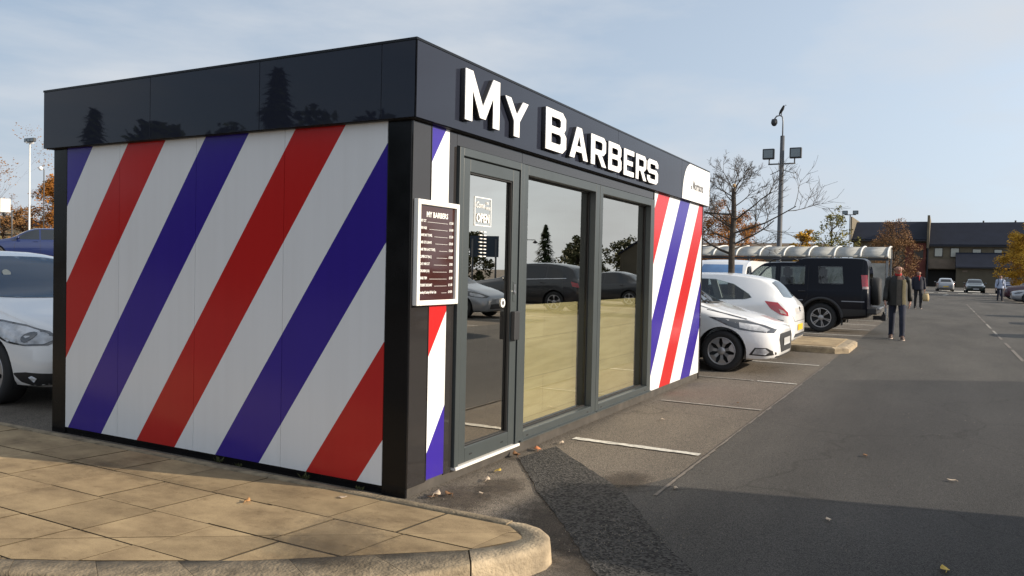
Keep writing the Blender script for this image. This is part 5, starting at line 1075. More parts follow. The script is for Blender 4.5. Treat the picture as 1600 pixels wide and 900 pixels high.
        bm = bmesh.new(); lathe(bm, [(.060*k, 1.485*k), (.078*k, 1.50*k), (.074*k, 1.54*k), (.060*k, 1.555*k)], 'z', 16, (.022*k, 0, 0)); obj('neckerchief', bm, MT['redcloth'], root)
    if scarf:
        bm = bmesh.new(); lathe(bm, [(.064*k, 1.475*k), (.088*k, 1.49*k), (.085*k, 1.525*k), (.062*k, 1.545*k)], 'z', 16, (.012*k, 0, 0)); tube(bm, [(.095*k, .02*k, 1.50*k), (.135*k, .02*k, 1.42*k), (.158*k, .02*k, 1.30*k)], [.02*k, .022*k, .014*k], 8); obj('scarf', bm, scarf, root)
    if straps:
        bm = bmesh.new()
        for s in (1, -1): tube(bm, [(-.12*k, s*.11*k, 1.44*k), (.0, s*.12*k, 1.495*k), (.105*k, s*.115*k, 1.42*k), (.152*k, s*.12*k, 1.25*k), (.10*k, s*.19*k, 1.05*k)], .022*k, 6)
        obj('strap', bm, straps, root)
    return root
m1 = person('balding man looking down as he walks, dark jacket open over grey jumper and jeans', 16.45, -2.02, R(184), 1.76, .85, 1.0, MT['jacket'], MT['jeans'], MT['hair_grey'], MT['shoes'], True, MT['jumper'], MT['lining'], None)
m2 = person('man in dark navy coat and red scarf carrying a beige bag', 37.6, -1.98, R(183), 1.78, .4, .4, MT['navy'], MT['blackcloth'], MT['hair_grey'], MT['blackcloth'], scarf=MT['redcloth'], bald=True)
m3 = person('person in pale blue jacket with dark shoulder straps walking by parked cars', 57.3, -6.35, R(186), 1.74, .4, .1, MT['paleblue'], MT['navy'], MT['hair_brown'], MT['blackcloth'], straps=MT['navy'])
Bg = empty('shopping_bag', (37.5, -2.30, .36), R(183), 'beige carrier bag held by the man in the navy coat', 'bag')
bm = bmesh.new(); etube(bm, [(0, 0, 0, .08, .12), (0, 0, .12, .10, .15), (0, 0, .28, .08, .13), (0, 0, .36, .03, .10)], 14); obj('bag_body', bm, MT['beige'], Bg)
bm = bmesh.new()
for yy in (-.02, .02): tube(bm, [(yy, -.08, .34), (yy, -.03, .44), (yy, .03, .44), (yy, .08, .34)], .008, 6)
obj('bag_handle', bm, MT['beige'], Bg)

# ------------------------------------------------------------------ trees
def branch(bm, p, d, ln, r, depth, rng, tips, up=.25, kids=(3, 4), shrink=.62, spread=(.5, 1.0), droop=0.0, minr=.004):
    n = 4; pts = [p.copy()]; rad = [r]; q = p.copy(); dd = d.copy()
    for i in range(n):
        dd = (dd + Vector((rng.uniform(-.18, .18), rng.uniform(-.18, .18), rng.uniform(-.12, .12)+up*.22-droop*.1))).normalized()
        q = q+dd*(ln/n); pts.append(q.copy()); rad.append(max(minr*.7, r*(1-.55*(i+1)/n)))
    tube(bm, pts, rad, 6 if r > .03 else 4 if r > .012 else 3, cap=False)
    tips.append((pts[-1], dd, depth))
    if depth <= 0: return
    for k in range(rng.randint(*kids)):
        t = rng.uniform(.3, 1.0); i = min(int(t*n), n-1); f = t*n-i; pos = pts[i].lerp(pts[i+1], f); a = rng.uniform(0, 2*math.pi); o = dd.orthogonal().normalized(); o2 = dd.cross(o)
        nd = (dd + (o*math.cos(a)+o2*math.sin(a))*rng.uniform(*spread)).normalized()
        branch(bm, pos, nd, ln*rng.uniform(shrink*.75, shrink*1.15), max(minr, r*.5*(1-.35*t)), depth-1, rng, tips, up, kids, shrink, spread, droop, minr)
def leaf_cloud(bm, centers, per, size, rng):
    for c, rad in centers:
        for i in range(per):
            v = Vector((rng.gauss(0, 1), rng.gauss(0, 1), rng.gauss(0, 1))); v = v.normalized()*(rng.random()**.45)*rad; p = Vector(c)+Vector((v.x, v.y, v.z*.8))
            a = Vector((rng.uniform(-1, 1), rng.uniform(-1, 1), rng.uniform(-.7, .7))).normalized(); b = a.orthogonal().normalized(); s = size*rng.uniform(.55, 1.35)
            f = bm.faces.new([bm.verts.new(p+a*s), bm.verts.new(p+b*s*.55), bm.verts.new(p-a*s*.9), bm.verts.new(p-b*s*.55)])
def leafy_tree(name, label, x, y, h, wid, mat, seed, trunk_h=.3, size=.14, clusters=34, per=70, dens=1.0, shape='round', z0=None, group=None):
    rng = random.Random(seed); z = H(x, y) if z0 is None else z0
    t = empty(name, (x, y, z), 0, label, 'tree', group); bm = bmesh.new(); tips = []
    tube(bm, [(0, 0, -.1), (rng.uniform(-.05, .05), rng.uniform(-.05, .05), h*trunk_h), (rng.uniform(-.1, .1), rng.uniform(-.1, .1), h*.62), (0, 0, h*.93)], [h*.024, h*.019, h*.012, h*.004], 8, False)
    for k in range(11):
        zz = h*(trunk_h+(.9-trunk_h)*(k/11)); a = k*2.4+rng.uniform(-.4, .4); ln = wid*.5*(1-.55*(k/11))*rng.uniform(.7, 1.05)
        branch(bm, Vector((0, 0, zz)), Vector((math.cos(a), math.sin(a), .75)).normalized(), ln, h*.009, 2, rng, tips, .5, (2, 3))
    obj('trunk', bm, MT['bark'], t)
    bm = bmesh.new(); cs_ = []
    for k in range(clusters):
        for tr in range(20):
            u = rng.uniform(0, 1); a = rng.uniform(0, 2*math.pi); rr = math.sqrt(rng.random())
            zz = h*(trunk_h*.75+(1-trunk_h*.75)*u); prof = {'round': math.sin(math.pi*min(1, .12+.86*u))**.6, 'oval': math.sin(math.pi*min(1, .18+.8*u))**.7, 'cone': (1.02-u)}[shape]
            px_, py_ = rr*prof*wid*.5*math.cos(a), rr*prof*wid*.5*math.sin(a)
            if rng.random() < .35+.65*rr: break
        cs_.append(((px_, py_, zz), wid*.5*rng.uniform(.14, .30)*(1 if shape != 'cone' else .75)))
    for p, d, dp in tips:
        if dp == 0 and rng.random() < .4*dens: cs_.append((tuple(p), wid*.09))
    leaf_cloud(bm, cs_, max(6, int(per*dens)), size, rng); obj('crown', bm, mat, t); return t
def conifer(label, x, y, h, wid, seed, z0=None):
    rng = random.Random(seed); t = empty('conifer_tree', (x, y, H(x, y) if z0 is None else z0), 0, label, 'tree'); bm = bmesh.new()
    tube(bm, [(0, 0, -.1), (0, 0, h*.96)], [h*.022, .01], 7, False); obj('trunk', bm, MT['bark'], t); bm = bmesh.new()
    for i in range(1500):
        u = rng.random()**1.25; zz = h*(.06+.94*u); rr = (1-u)**.8*wid*.5*(.35+.65*rng.random())*(1+.18*math.sin(u*40)); a = rng.uniform(0, 6.283)
        p = Vector((rr*math.cos(a), rr*math.sin(a), zz)); d = Vector((math.cos(a), math.sin(a), -.45+rng.uniform(-.3, .3))).normalized(); b = d.cross(Vector((0, 0, 1))).normalized(); s = h*.045*rng.uniform(.6, 1.3)
        bm.faces.new([bm.verts.new(p+d*s), bm.verts.new(p+b*s*.5), bm.verts.new(p-d*s*.6), bm.verts.new(p-b*s*.5)])
    obj('crown', bm, MT['leaf_dk'], t)
# the bare car park tree in the bay island
rng = random.Random(5)
bt = empty('bare_tree', (13.0, 1.02, .10), 0, 'leafless dark tree with a straight trunk and arching twigs beside the kiosk end', 'tree'); bm = bmesh.new(); tips = []
tube(bm, [(0, 0, -.05), (.01, .0, .9), (-.01, .01, 1.8), (.01, -.01, 2.6), (0, .01, 3.15)], [.085, .075, .066, .056, .042], 10, False); obj('trunk', bm, MT['bark'], bt)
bm = bmesh.new()
for zz, ang, ln, el, r in ((q0, q1, q2*(.62 if q3 > .6 else .95), min(q3, 1.1), q4) for q0, q1, q2, q3, q4 in ((1.75, 84, 1.15, .30, .040), (1.95, 262, 1.05, .45, .036), (2.05, 100, 1.15, .28, .034), (2.15, 20, 1.0, .5, .026), (2.2, 275, 1.45, .22, .034), (2.30, 95, .95, .50, .030), (2.45, 250, 1.05, .55, .030), (2.5, 180, .9, .5, .024), (2.6, 85, 1.2, .12, .032),
                           (2.75, 290, .8, .7, .022), (2.85, 60, .8, .65, .020), (2.95, 120, .75, .75, .020), (3.0, 240, .75, .8, .020), (3.05, 330, .7, .8, .018), (3.1, 90, .75, 1.2, .020), (3.12, 270, .75, 1.1, .020), (3.15, 10, .85, 3.0, .020), (1.85, 330, .9, .4, .026), (2.35, 140, .8, .45, .024))):
    a = R(ang); branch(bm, Vector((0, 0, zz)), Vector((math.cos(a), math.sin(a), el)).normalized(), ln, r*.78, 3, rng, tips, .30, (4, 5), .60, (.5, 1.1), .2, .0042)
obj('branches', bm, MT['bark'], bt)
bm = bmesh.new(); tube(bm, [(-.050, -.01, 3.17), (-.062, -.012, 3.24)], [.035, .03], 10); obj('pruned_stub', bm, MT['cut'], bt)
leafy_tree('maple_tree', 'sparse orange brown tree in front of the supermarket wall', 96, 1.9, 7.0, 6.6, MT['leaf_brown'], 3, .22, .085, 60, 110)
leafy_tree('maple_tree', 'golden leaved tree at the right edge beyond the silver saloon', 75, -10.3, 6.4, 6.2, MT['leaf_gold'], 4, .05, .085, 110, 230, shape='oval')
leafy_tree('birch_tree', 'thin yellow green tree rising behind the trolley shelter beside the twin lamp', 60, 4.4, 5.9, 4.2, MT['leaf_yg'], 8, .2, .10, 26, 30)
leafy_tree('birch_tree', 'small yellow bush tree half hidden behind the tall floodlight mast', 92, 11.2, 6.4, 4.2, MT['leaf_gold'], 9, .2, .15, 30, 45)
leafy_tree('beech_tree', 'broad russet tree far behind the bare tree and the shelter roof', 104, 22.5, 8.2, 9.5, MT['leaf_or'], 12, .16, .13, 80, 130)
leafy_tree('maple_tree', 'bright orange tree against the kiosk post at far left', 28.6, 49.6, 4.6, 3.9, MT['leaf_or'], 14, .10, .07, 80, 150, shape='oval')
leafy_tree('shrub_tree', 'low russet scrub tree beside the bright orange tree at far left', 26.2, 50.6, 1.9, 3.2, MT['leaf_brown'], 15, .1, .09, 26, 40)
for i, (x, y, h, wd) in enumerate(((30.0, 58.5, 3.6, 3.0), (26.0, 57.5, 3.0, 3.4))):
    leafy_tree('bare_tree', ('nearly leafless grey tree standing left of the pale lamp post', 'nearly leafless grey tree nearest the left edge behind the white sign')[i], x, y, h, wd, MT['leaf_brown'], 30+i, .2, .05, 16, 16, z0=2.4)
leafy_tree('hedge_tree', 'low brown hedge along the top of the grass bank at far left', 31, 66, 1.7, 12, MT['leaf_brown'], 41, .1, .09, 90, 60, z0=3.3)
# trees mirrored in the kiosk skin and glass
conifer('dark pointed conifer mirrored in the middle of the black fascia', -15.8, 16.8, 7.9, 2.8, 51, z0=0)
conifer('dark conifer mirrored small at the far end of the black fascia', -16.6, 27.8, 7.6, 2.6, 52, z0=0)
conifer('tall dark conifer mirrored in the left kiosk window', 66, -31.2, 5.8, 3.1, 53)
for i, (x, y, h, wd, lb) in enumerate(((-23, 19, 6.6, 9, 'dark rounded tree mirrored beside the conifer in the fascia'), (-27, 26, 6.8, 11, 'broad dark tree mirrored low along the fascia'), (-24, 14.5, 7.0, 8, 'dark tree mirrored near the fascia corner'), (-29, 35, 6.0, 11, 'far dark tree mirrored at the left of the fascia'))):
    leafy_tree('dark_tree', lb, x, y, h*.86, wd*1.15, MT['leaf_dk'], 60+i, .05, .28, 110, 120, z0=0)
for i, (x, y, h, wd, lb) in enumerate(((70, -29, 3.6, 5.0, 'bushy tree mirrored right of the conifer in the left window'), (58, -24, 3.4, 4.2, 'olive tree mirrored at the left of the right window'), (56, -34, 4.2, 4.6, 'dark bushy tree mirrored behind the board in the door glass'), (45, -33, 4.4, 4.4, 'dark tree mirrored at the left of the door glass'), (78, -27, 3.6, 6.0, 'low olive tree mirrored between the two windows'))):
    leafy_tree('dark_tree', lb, x, y, h, wd, MT['leaf_grn'], 70+i, .12, .16, 40, 50)

# ------------------------------------------------------------------ street furniture
mast = empty('floodlight_mast', (35.4, 3.95, 0), 0, 'tall grey mast carrying two square floodlights and a dome camera on a swan neck', 'mast')
bm = bmesh.new(); tube(bm, [(0, 0, -.05), (0, 0, 1.2), (0, 0, 1.25), (0, 0, 8.05)], [.16, .155, .125, .10], 12); obj('pole', bm, MT['darkpost'], mast)
bm = bmesh.new(); tube(bm, [(0, -.62, 6.72), (0, .62, 6.72)], .035, 8); tube(bm, [(0, -.58, 6.72), (0, -.58, 6.95)], .03, 8); tube(bm, [(0, .58, 6.72), (0, .58, 6.95)], .03, 8); tube(bm, [(-.02, 0, 6.45), (-.03, -.6, 6.25)], .018, 6); tube(bm, [(-.02, 0, 6.45), (-.03, .5, 6.22)], .018, 6); obj('cross_arm', bm, MT['darkpost'], mast)
for s in (1, -1):
    fl = obj('floodlight', BB((-.10, .12, s*.62-.27, s*.62+.27, 6.96, 7.46)), MT['lampbody'], mast, bevel=.03); obj('lamp_glass', B(-.112, -.101, s*.62-.21, s*.62+.21, 7.02, 7.40), MT['lampglass'], fl)
bm = bmesh.new(); tube(bm, [(0, 0, 8.0), (0, 0, 8.75), (0, .03, 8.95), (0, .14, 9.03), (0, .30, 9.0), (0, .40, 8.86)], .032, 8); obj('swan_neck', bm, MT['metalpost'], mast)
bm = bmesh.new(); lathe(bm, [(.0, 8.88), (.12, 8.86), (.15, 8.74), (.15, 8.66)], 'z', 16, (0, .40, 0)); blob(bm, (0, .40, 8.66), (.13, .13, .13), 14); obj('camera_dome', bm, MT['lampbody'], mast)
bird = empty('crow', (35.4, 4.03, 9.04), R(-100), 'black crow perched on top of the floodlight mast', 'bird')
bm = bmesh.new(); V = [(0, 0, .20, .075), (.05, 0, .30, .075), (.09, 0, .39, .05), (.12, 0, .45, .055), (-.06, 0, .12, .055), (-.11, 0, .02, .03)]
me = skin_mesh(V, [(0, 1), (1, 2), (2, 3), (0, 4), (4, 5)], 0, 2); bd = obj('body', me, MT['blackcloth'], bird, smooth=True)
bm = bmesh.new(); tube(bm, [(.16, 0, .455), (.24, 0, .43)], [.02, .004], 6); obj('beak', bm, MT['rubber'], bd)
bm = bmesh.new()
for s in (1, -1): tube(bm, [(0, s*.03, .14), (.0, s*.03, -.03)], .01, 5)
obj('leg', bm, MT['rubber'], bd)
def lamp_post(label, x, y, h, mat, heads=2, z0=None, sc=1.0):
    t = empty('lamp_post', (x, y, H(x, y) if z0 is None else z0), 0, label, 'lamp post'); bm = bmesh.new(); tube(bm, [(0, 0, -.1), (0, 0, 1), (0, 0, 1.04), (0, 0, h)], [.11*sc, .11*sc, .085*sc, .06*sc], 10); obj('pole', bm, mat, t)
    bm = bmesh.new(); tube(bm, [(0, -.55*sc, h-.02), (0, .55*sc, h-.02)], .04*sc, 8); tube(bm, [(-.4*sc, 0, h-.02), (.4*sc, 0, h-.02)], .04*sc, 8); obj('cross_arm', bm, mat, t)
    for k in range(heads):
        s = (-1, 1, 0)[k]; fl = obj('floodlight', BB((-.14*sc, .16*sc, s*.5*sc-.26*sc, s*.5*sc+.26*sc, h+.02, h+.40*sc)), MT['lampbody'], t, bevel=.03); obj('lamp_glass', B(-.152*sc, -.141*sc, s*.5*sc-.2*sc, s*.5*sc+.2*sc, h+.07*sc, h+.34*sc), MT['lampglass'], fl)
    return t
lamp_post('slim far lamp post with two lamps seen above the trolley shelter', 75, 4.62, 7.1, MT['metalpost'], 2, sc=.9)
lamp_post('pale lamp post with a cluster of floodlights at far left', 23.7, 44.6, 6.35, MT['palepost'], 3, sc=.62)
t = empty('lantern_post', (25.4, 49.4, H(0, 49.4)), 0, 'short dark post with one hanging lantern at far left', 'lamp post'); bm = bmesh.new(); tube(bm, [(0, 0, 0), (0, 0, 2.3), (-.35, .2, 2.32)], .04, 6); obj('pole', bm, MT['darkpost'], t); bm = bmesh.new(); lathe(bm, [(0, 2.30), (.13, 2.12), (.1, 2.0), (0, 2.0)], 'z', 10, (-.35, .2, 0)); obj('lantern', bm, MT['lampbody'], t)
t = empty('camera_post', (26.9, 48.5, H(0, 48.5)), 0, 'thin post with a white dome camera above the orange tree', 'camera post'); bm = bmesh.new(); tube(bm, [(0, 0, 0), (0, 0, 5.1), (-.1, .06, 5.25)], .035, 6); obj('pole', bm, MT['darkpost'], t); bm = bmesh.new(); blob(bm, (-.16, .1, 5.2), (.14, .14, .14), 10); obj('camera_dome', bm, MT['white'], t)
t = empty('white_sign', (17.5, 36.4, H(0, 36.4)), R(150), 'blank white sign panel on a post cut by the left edge', 'sign'); bm = bmesh.new(); tube(bm, [(0, .03, 0), (0, .03, 2.7)], .04, 6); obj('post', bm, MT['darkpost'], t); obj('sign_panel', B(-.45, .45, -.03, -.008, 2.02, 2.66), MT['whiteframe'], t)
t = empty('garden_hut', (33.4, 62.0, 2.9), R(60), 'low olive hut with a shallow roof behind the pale lamp post', 'hut'); bm = bmesh.new(); prism(bm, [(-1.0, 0), (1.0, 0), (1.0, 1.1), (0, 1.45), (-1.0, 1.1)], -1.4, 1.4, 'xz'); obj('wall', bm, MT['olivebrick'], t); bm = bmesh.new(); prism(bm, [(-1.1, 1.09), (0, 1.475), (1.1, 1.09), (1.1, 1.15), (0, 1.53), (-1.1, 1.15)], -1.5, 1.5, 'xz'); obj('roof', bm, MT['slate'], t)
t = empty('timber_rail', (20, 52.2, H(0, 52.2)), 0, 'low dark post and rail fence below the grass bank at far left', 'fence'); bm = bmesh.new()
for k in range(9): box(bm, k*1.6-.05, k*1.6+.05, -.05, .05, 0, .9)
obj('post', bm, MT['winframe'], t); obj('rail', BB((-.1, 13, -.08, -.052, .70, .80), (-.1, 13, -.08, -.052, .35, .45)), MT['winframe'], t)
# things mirrored in the glass
t = empty('notice_board', (30.2, -17.2, 0), R(62), 'blank dark blue notice board on two posts mirrored in the door glass', 'sign'); obj('board', B(-.72, .72, -.04, .04, 2.0, 3.05), MT['signblue'], t)
bm = bmesh.new()
for s in (-.58, .58): tube(bm, [(s, .07, 0), (s, .07, 2.9)], .05, 8)
obj('post', bm, MT['darkpost'], t); obj('notice', B(-.20, .02, -.047, -.041, 2.42, 2.54), MT['signyellow'], t)
t = empty('lantern_post', (76, -38.6, 0), R(70), 'twin armed lantern post mirrored beside the conifer', 'lamp post'); bm = bmesh.new(); tube(bm, [(0, 0, 0), (0, 0, 5.2)], .07, 8); tube(bm, [(-1.1, 0, 4.75), (1.1, 0, 4.75)], .04, 6); obj('pole', bm, MT['darkpost'], t)
for s in (-1, 1): bm = bmesh.new(); lathe(bm, [(0, 4.75), (.32, 4.42), (.12, 4.35), (0, 4.35)], 'z', 10, (s*1.1, 0, 0)); obj('lantern', bm, MT['lampbody'], t)
t = empty('brick_house', (64.5, -20.3, 0), R(-18), 'dark gabled brick house mirrored in the right kiosk window', 'house'); bm = bmesh.new(); prism(bm, [(-2.2, 0), (2.2, 0), (2.2, 2.9), (0, 4.4), (-2.2, 2.9)], -4, 0, 'yz'); obj('wall', bm, MT['olivebrick'], t); bm = bmesh.new(); prism(bm, [(-2.4, 2.8), (0, 4.45), (2.4, 2.8), (2.4, 2.93), (0, 4.6), (-2.4, 2.93)], -4.2, .2, 'yz'); obj('roof', bm, MT['slate'], t)
blocker = empty('shadow_blocker', (2.05, -7.9, 0), 0, 'tall grey box added beyond the frame whose shadow darkens the foreground tarmac', 'shadow blocker')  # unseen box added out of frame to cast the foreground shadow
bm = bmesh.new(); prism(bm, [(-.62, .08), (.62, .08), (.62, 2.35), (.45, 2.6), (-.45, 2.6), (-.62, 2.35)], -.7, .7, 'xz'); obj('body', bm, MT['bin'], blocker, bevel=.02); obj('hatch', B(-.3, .3, .70, .76, 1.35, 1.7), MT['lampbody'], blocker, bevel=.01); obj('foot', BB((-.6, -.45, -.6, .6, 0, .08), (.45, .6, -.6, .6, 0, .08)), MT['lampbody'], blocker)

# trolley shelter with a barrel roof
SH = empty('trolley_shelter', (25.2, -1.30, 0), 0, 'long trolley shelter with a translucent barrel roof on white hoops behind the parked cars', 'shelter')
nb, pitch = 15, .83; ln = nb*pitch
def arcp(t, r=1.0): return (2.2-2.2*math.cos(t/2)*r, 2.09+.42*math.sin(t/2)*r)
for k in range(nb):
    bm = bmesh.new(); v = [[bm.verts.new((arcp(math.pi*i/10)[0], k*pitch+yy, arcp(math.pi*i/10)[1])) for i in range(11)] for yy in (.02, pitch-.02)]
    for i in range(10): bm.faces.new((v[0][i], v[0][i+1], v[1][i+1], v[1][i])).smooth = True
    so = obj('roof_panel', bm, MT['polydull'], SH); m_ = so.modifiers.new('t', 'SOLIDIFY'); m_.thickness = .008
for k in range(nb+1):
    bm = bmesh.new(); tube(bm, [(arcp(math.pi*i/12)[0], k*pitch, arcp(math.pi*i/12)[1]+.012) for i in range(13)], .030, 6); obj('hoop', bm, MT['hoop'], SH)
for x, z in ((0, 1.99), (2.2, 2.42)): obj('eave_rail', B(x-.04, x+.04, -.03, ln+.03, z, z+.08), MT['lampbody'], SH)
for k in range(0, nb+1, 3):
    for x, z in ((0, 1.99), (2.2, 2.42)): obj('post', B(x-.035, x+.035, k*pitch-.035, k*pitch+.035, 0, z), MT['metalpost'], SH)
for k in range(0, nb, 3): obj('side_panel', B(-.006, .006, k*pitch+.05, (k+3)*pitch-.05, .45, 1.90), MT['polydull'], SH); obj('side_panel', B(2.194, 2.206, k*pitch+.05, (k+3)*pitch-.05, .45, 1.9), MT['poly'], SH)
bm = bmesh.new(); a = [bm.verts.new((arcp(math.pi*i/10, .985)[0], .012, arcp(math.pi*i/10, .985)[1]+.01)) for i in range(11)]; a.append(bm.verts.new((2.17, .012, 2.10))); bm.faces.new(a); so = obj('gable_panel', bm, MT['polydull'], SH); m_ = so.modifiers.new('t', 'SOLIDIFY'); m_.thickness = .01
# a nested line of wire trolleys inside
def trolley(x, y, first):
    t = empty('shopping_trolley', (x+3.2, y+.15, 0), 0, 'wire shopping trolley nested in the line inside the trolley shelter', 'trolley', 'nested trolleys in the shelter'); bm = bmesh.new()
    for zz, hw_ in ((.55, .20), (.72, .23), (.95, .26)): tube(bm, [(-hw_, -.35, zz), (hw_, -.35, zz), (hw_, .42, zz), (-hw_, .42, zz), (-hw_, -.35, zz)], .007, 4)
    for i in range(6):
        xx = -.2+.08*i; tube(bm, [(xx, -.35, .55), (xx*1.25, -.35, .95)], .004, 3); tube(bm, [(xx, .42, .55), (xx*1.25, .42, .95)], .004, 3); tube(bm, [(xx, -.35, .55), (xx, .42, .55)], .004, 3)
    for i in range(7):
        yy = -.3+.11*i
        for s in (1, -1): tube(bm, [(s*.20, yy, .55), (s*.26, yy, .95)], .004, 3)
    for s in (1, -1): tube(bm, [(s*.26, .48, 1.0), (s*.24, .40, .55), (s*.22, .35, .12), (s*.2, -.45, .12)], .012, 5)
    obj('basket', bm, MT['wire'], t); bm = bmesh.new(); tube(bm, [(-.27, .50, 1.02), (.27, .50, 1.02)], .018, 6); obj('handle', bm, MT['plastic'], t)
    bm = bmesh.new()
    for s in (1, -1):
        for yy in (-.42, .33): lathe(bm, [(0, -.015), (.055, -.015), (.055, .015), (0, .015)], 'x', 10, (s*.2, yy, .055))
    obj('castor', bm, MT['tyre'], t); return t
tr0 = trolley(22.75, -.3, True)
for k in range(1, 6):
    c = copy_tree(tr0); c.location = (25.95, -.15+k*.27, 0)

# ------------------------------------------------------------------ the supermarket
SB = empty('supermarket', (150, -3, 0), 0, 'long tan brick supermarket with dark slate roofs, a red brick bay and a low wing', 'building')
def wall(name, mat, x0, x1, y0, y1, z0, z1): return obj(name, B(x0-150, x1-150, y0+3, y1+3, z0, z1), mat, SB)
wall('wall', MT['tanbrick'], 150, 168, -.62, 11.1, -.2, 7.9); wall('wall', MT['tanbrick'], 149.4, 168, -40, -.75, 2.9, 7.0); wall('wall', MT['redbrick'], 149.5, 149.98, -.5, 2.7, -.2, 7.4)
wall('wall', MT['olivebrick'], 151.5, 168, -40, -.75, -.2, 2.9); wall('entrance_recess', MT['entrance'], 150.9, 151.48, -5.0, -.75, 0, 2.88)
wall('red_bay_window', MT['winframe'], 149.42, 149.49, -.1, 1.4, 4.6, 6.3)
def roof(y0, y1, ze, zr, xe=149.0, dx=9, gable=True):
    bm = bmesh.new(); prism(bm, [(xe-150, ze), (xe-150, ze+.25), (xe+dx-150, zr), (xe+2*dx-150, ze+.25), (xe+2*dx-150, ze)], y0+3, y1+3, 'xz'); o = obj('roof', bm, MT['slate'], SB)
    obj('gutter', B(xe-.18-150, xe-.02-150, y0+3, y1+3, ze-.12, ze+.12), MT['gutter'], o); return o
roof(-.55, 11.3, 7.8, 11.6); roof(-40, -.95, 6.9, 11.4)
obj('parapet', B(-1.4, 17, 2.05, 2.42, 6.5, 12.1), MT['tanbrick'], SB); obj('parapet', B(-1.2, 17, 14.3, 14.55, 7.6, 12.0), MT['tanbrick'], SB)
obj('downpipe', B(-1.55, -1.42, 2.1, 2.3, -.2, 6.5), MT['gutter'], SB)
for y0, y1, z0, z1 in ((-2.95, -1.85, 5.15, 6.5), (-5.4, -4.25, 5.1, 6.5), (-8.6, -7.45, 5.75, 6.35), (-11.6, -10.55, 5.75, 6.3), (-15, -13.9, 5.75, 6.3)):
    f_ = wall('window', MT['winframe'], 149.30, 149.39, y0-.12, y1+.12, z0-.12, z1+.12); obj('pane', B(149.26-150, 149.295-150, y0+3, y1+3, z0, z1), MT['winpale'], f_)
obj('fascia_board', B(-1.2, -.62, -1.95, 2.3, 3.05, 4.65), MT['board'], SB)
W2 = wall('wing_wall', MT['olivebrick'], 143, 149.3, -22, -5.05, -.2, 3.3)
bm = bmesh.new(); prism(bm, [(142.5-150, 3.2), (142.5-150, 3.35), (148.5-150, 5.8), (149.3-150, 5.8), (149.3-150, 3.2)], -19, -1.95, 'xz'); o = obj('wing_roof', bm, MT['slate'], SB); obj('gutter', B(-7.62, -7.52, -19, -1.95, 3.12, 3.34), MT['gutter'], o)
obj('wing_sign', B(-7.06, -7.01, -3.6, -2.9, 2.5, 2.75), MT['board'], SB)
for y in (-9.2, -14): bm = bmesh.new(); tube(bm, [(9, y+3, 11.2), (9, y+3, 11.75)], .14, 8); obj('roof_vent', bm, MT['gutter'], SB)
# low distant roofs behind the shelter
LB = empty('distant_hall', (120, 24, 0), 0, 'low brown roofed hall far behind the trolley shelter and bare tree', 'building'); obj('wall', B(0, 14, -11, 9, 0, 4.3), MT['olivebrick'], LB); bm = bmesh.new(); prism(bm, [(-.4, 4.3), (-.4, 4.5), (4, 6.3), (10, 6.3), (14.4, 4.5), (14.4, 4.3)], -11.4, 9.4, 'xz'); obj('roof', bm, MT['board'], LB)

# ------------------------------------------------------------------ leaves and litter
def leaf(label, x, y, ln, rot, mat, z=None, curl=.25):
    ln *= .85 if ln < .1 else 1
    z = H(x, y)+.013 if z is None else z; bm = bmesh.new(); n = 9; L_ = []; R_ = []; C_ = []
    for i in range(n):
        t = i/(n-1); wdt = ln*.30*math.sin(math.pi*t**.8)*(1+.12*math.sin(9*t)); u = (t-.5)*ln; zc = curl*ln*.5*(2*t-1)**2+.002
        C_.append(bm.verts.new((u, 0, zc))); L_.append(bm.verts.new((u, wdt, zc+.35*wdt*curl*2))); R_.append(bm.verts.new((u, -wdt, zc+.25*wdt*curl*2)))
    for i in range(n-1):
        for q in (L_, R_):
            try: bm.faces.new((C_[i], C_[i+1], q[i+1], q[i])).smooth = True
            except ValueError: pass
    bmesh.ops.remove_doubles(bm, verts=bm.verts[:], dist=.0004)
    tube(bm, [(-ln*.5, 0, curl*ln*.5+.002), (-ln*.72, .01, .004)], .0016, 4)
    o = obj('fallen_leaf', bm, mat, None, loc=(x, y, z)); o.rotation_euler = (random.uniform(-.06, .06), random.uniform(-.06, .06), rot); m = o.modifiers.new('t', 'SOLIDIFY'); m.thickness = .0015
    props(o, label, 'leaf', 'fallen leaves on the tarmac')
yl, br, pk = M('yellow_dead_leaf', (0.42, 0.29, 0.05), .7, var=.35, vscale=30), M('brown_dead_leaf', (0.17, 0.085, 0.035), .8, var=.3, vscale=30), M('pale_dead_leaf', (0.50, 0.40, 0.30), .8, var=.2, vscale=30)
leaf('large yellow leaf on the tarmac beside the rounded kerb nose', -.47, -1.30, .115, 2.1, yl)
leaf('pale curled leaf against the foot of the kiosk corner', .12, -.14, .10, .3, pk, curl=.5); leaf('brown curled leaf in the damp patch at the kiosk corner', .17, -.20, .09, 1.2, br, curl=.5); leaf('dark leaf scrap nearest the edging at the kiosk corner', .07, -.13, .07, 2.6, br)
leaf('small white pink leaf on the tarmac below the door threshold', .62, -.22, .085, .4, pk); leaf('yellow brown leaf on the tarmac under the door', .86, -.17, .09, .1, yl); leaf('pale leaf scrap between the damp patch and the trench', .33, -.34, .055, 1.0, pk)
leaf('orange leaf beside the top of the dark trench', 1.62, -.10, .10, .6, M('orange_dead_leaf', (.42, .15, .06), .8, var=.3, vscale=30)); leaf('pale leaf beside the trench end nearest the window', 1.95, -.16, .08, .2, pk); leaf('dark curled leaf at the kiosk foot by the trench', 1.33, -.06, .10, .8, br, curl=.6)
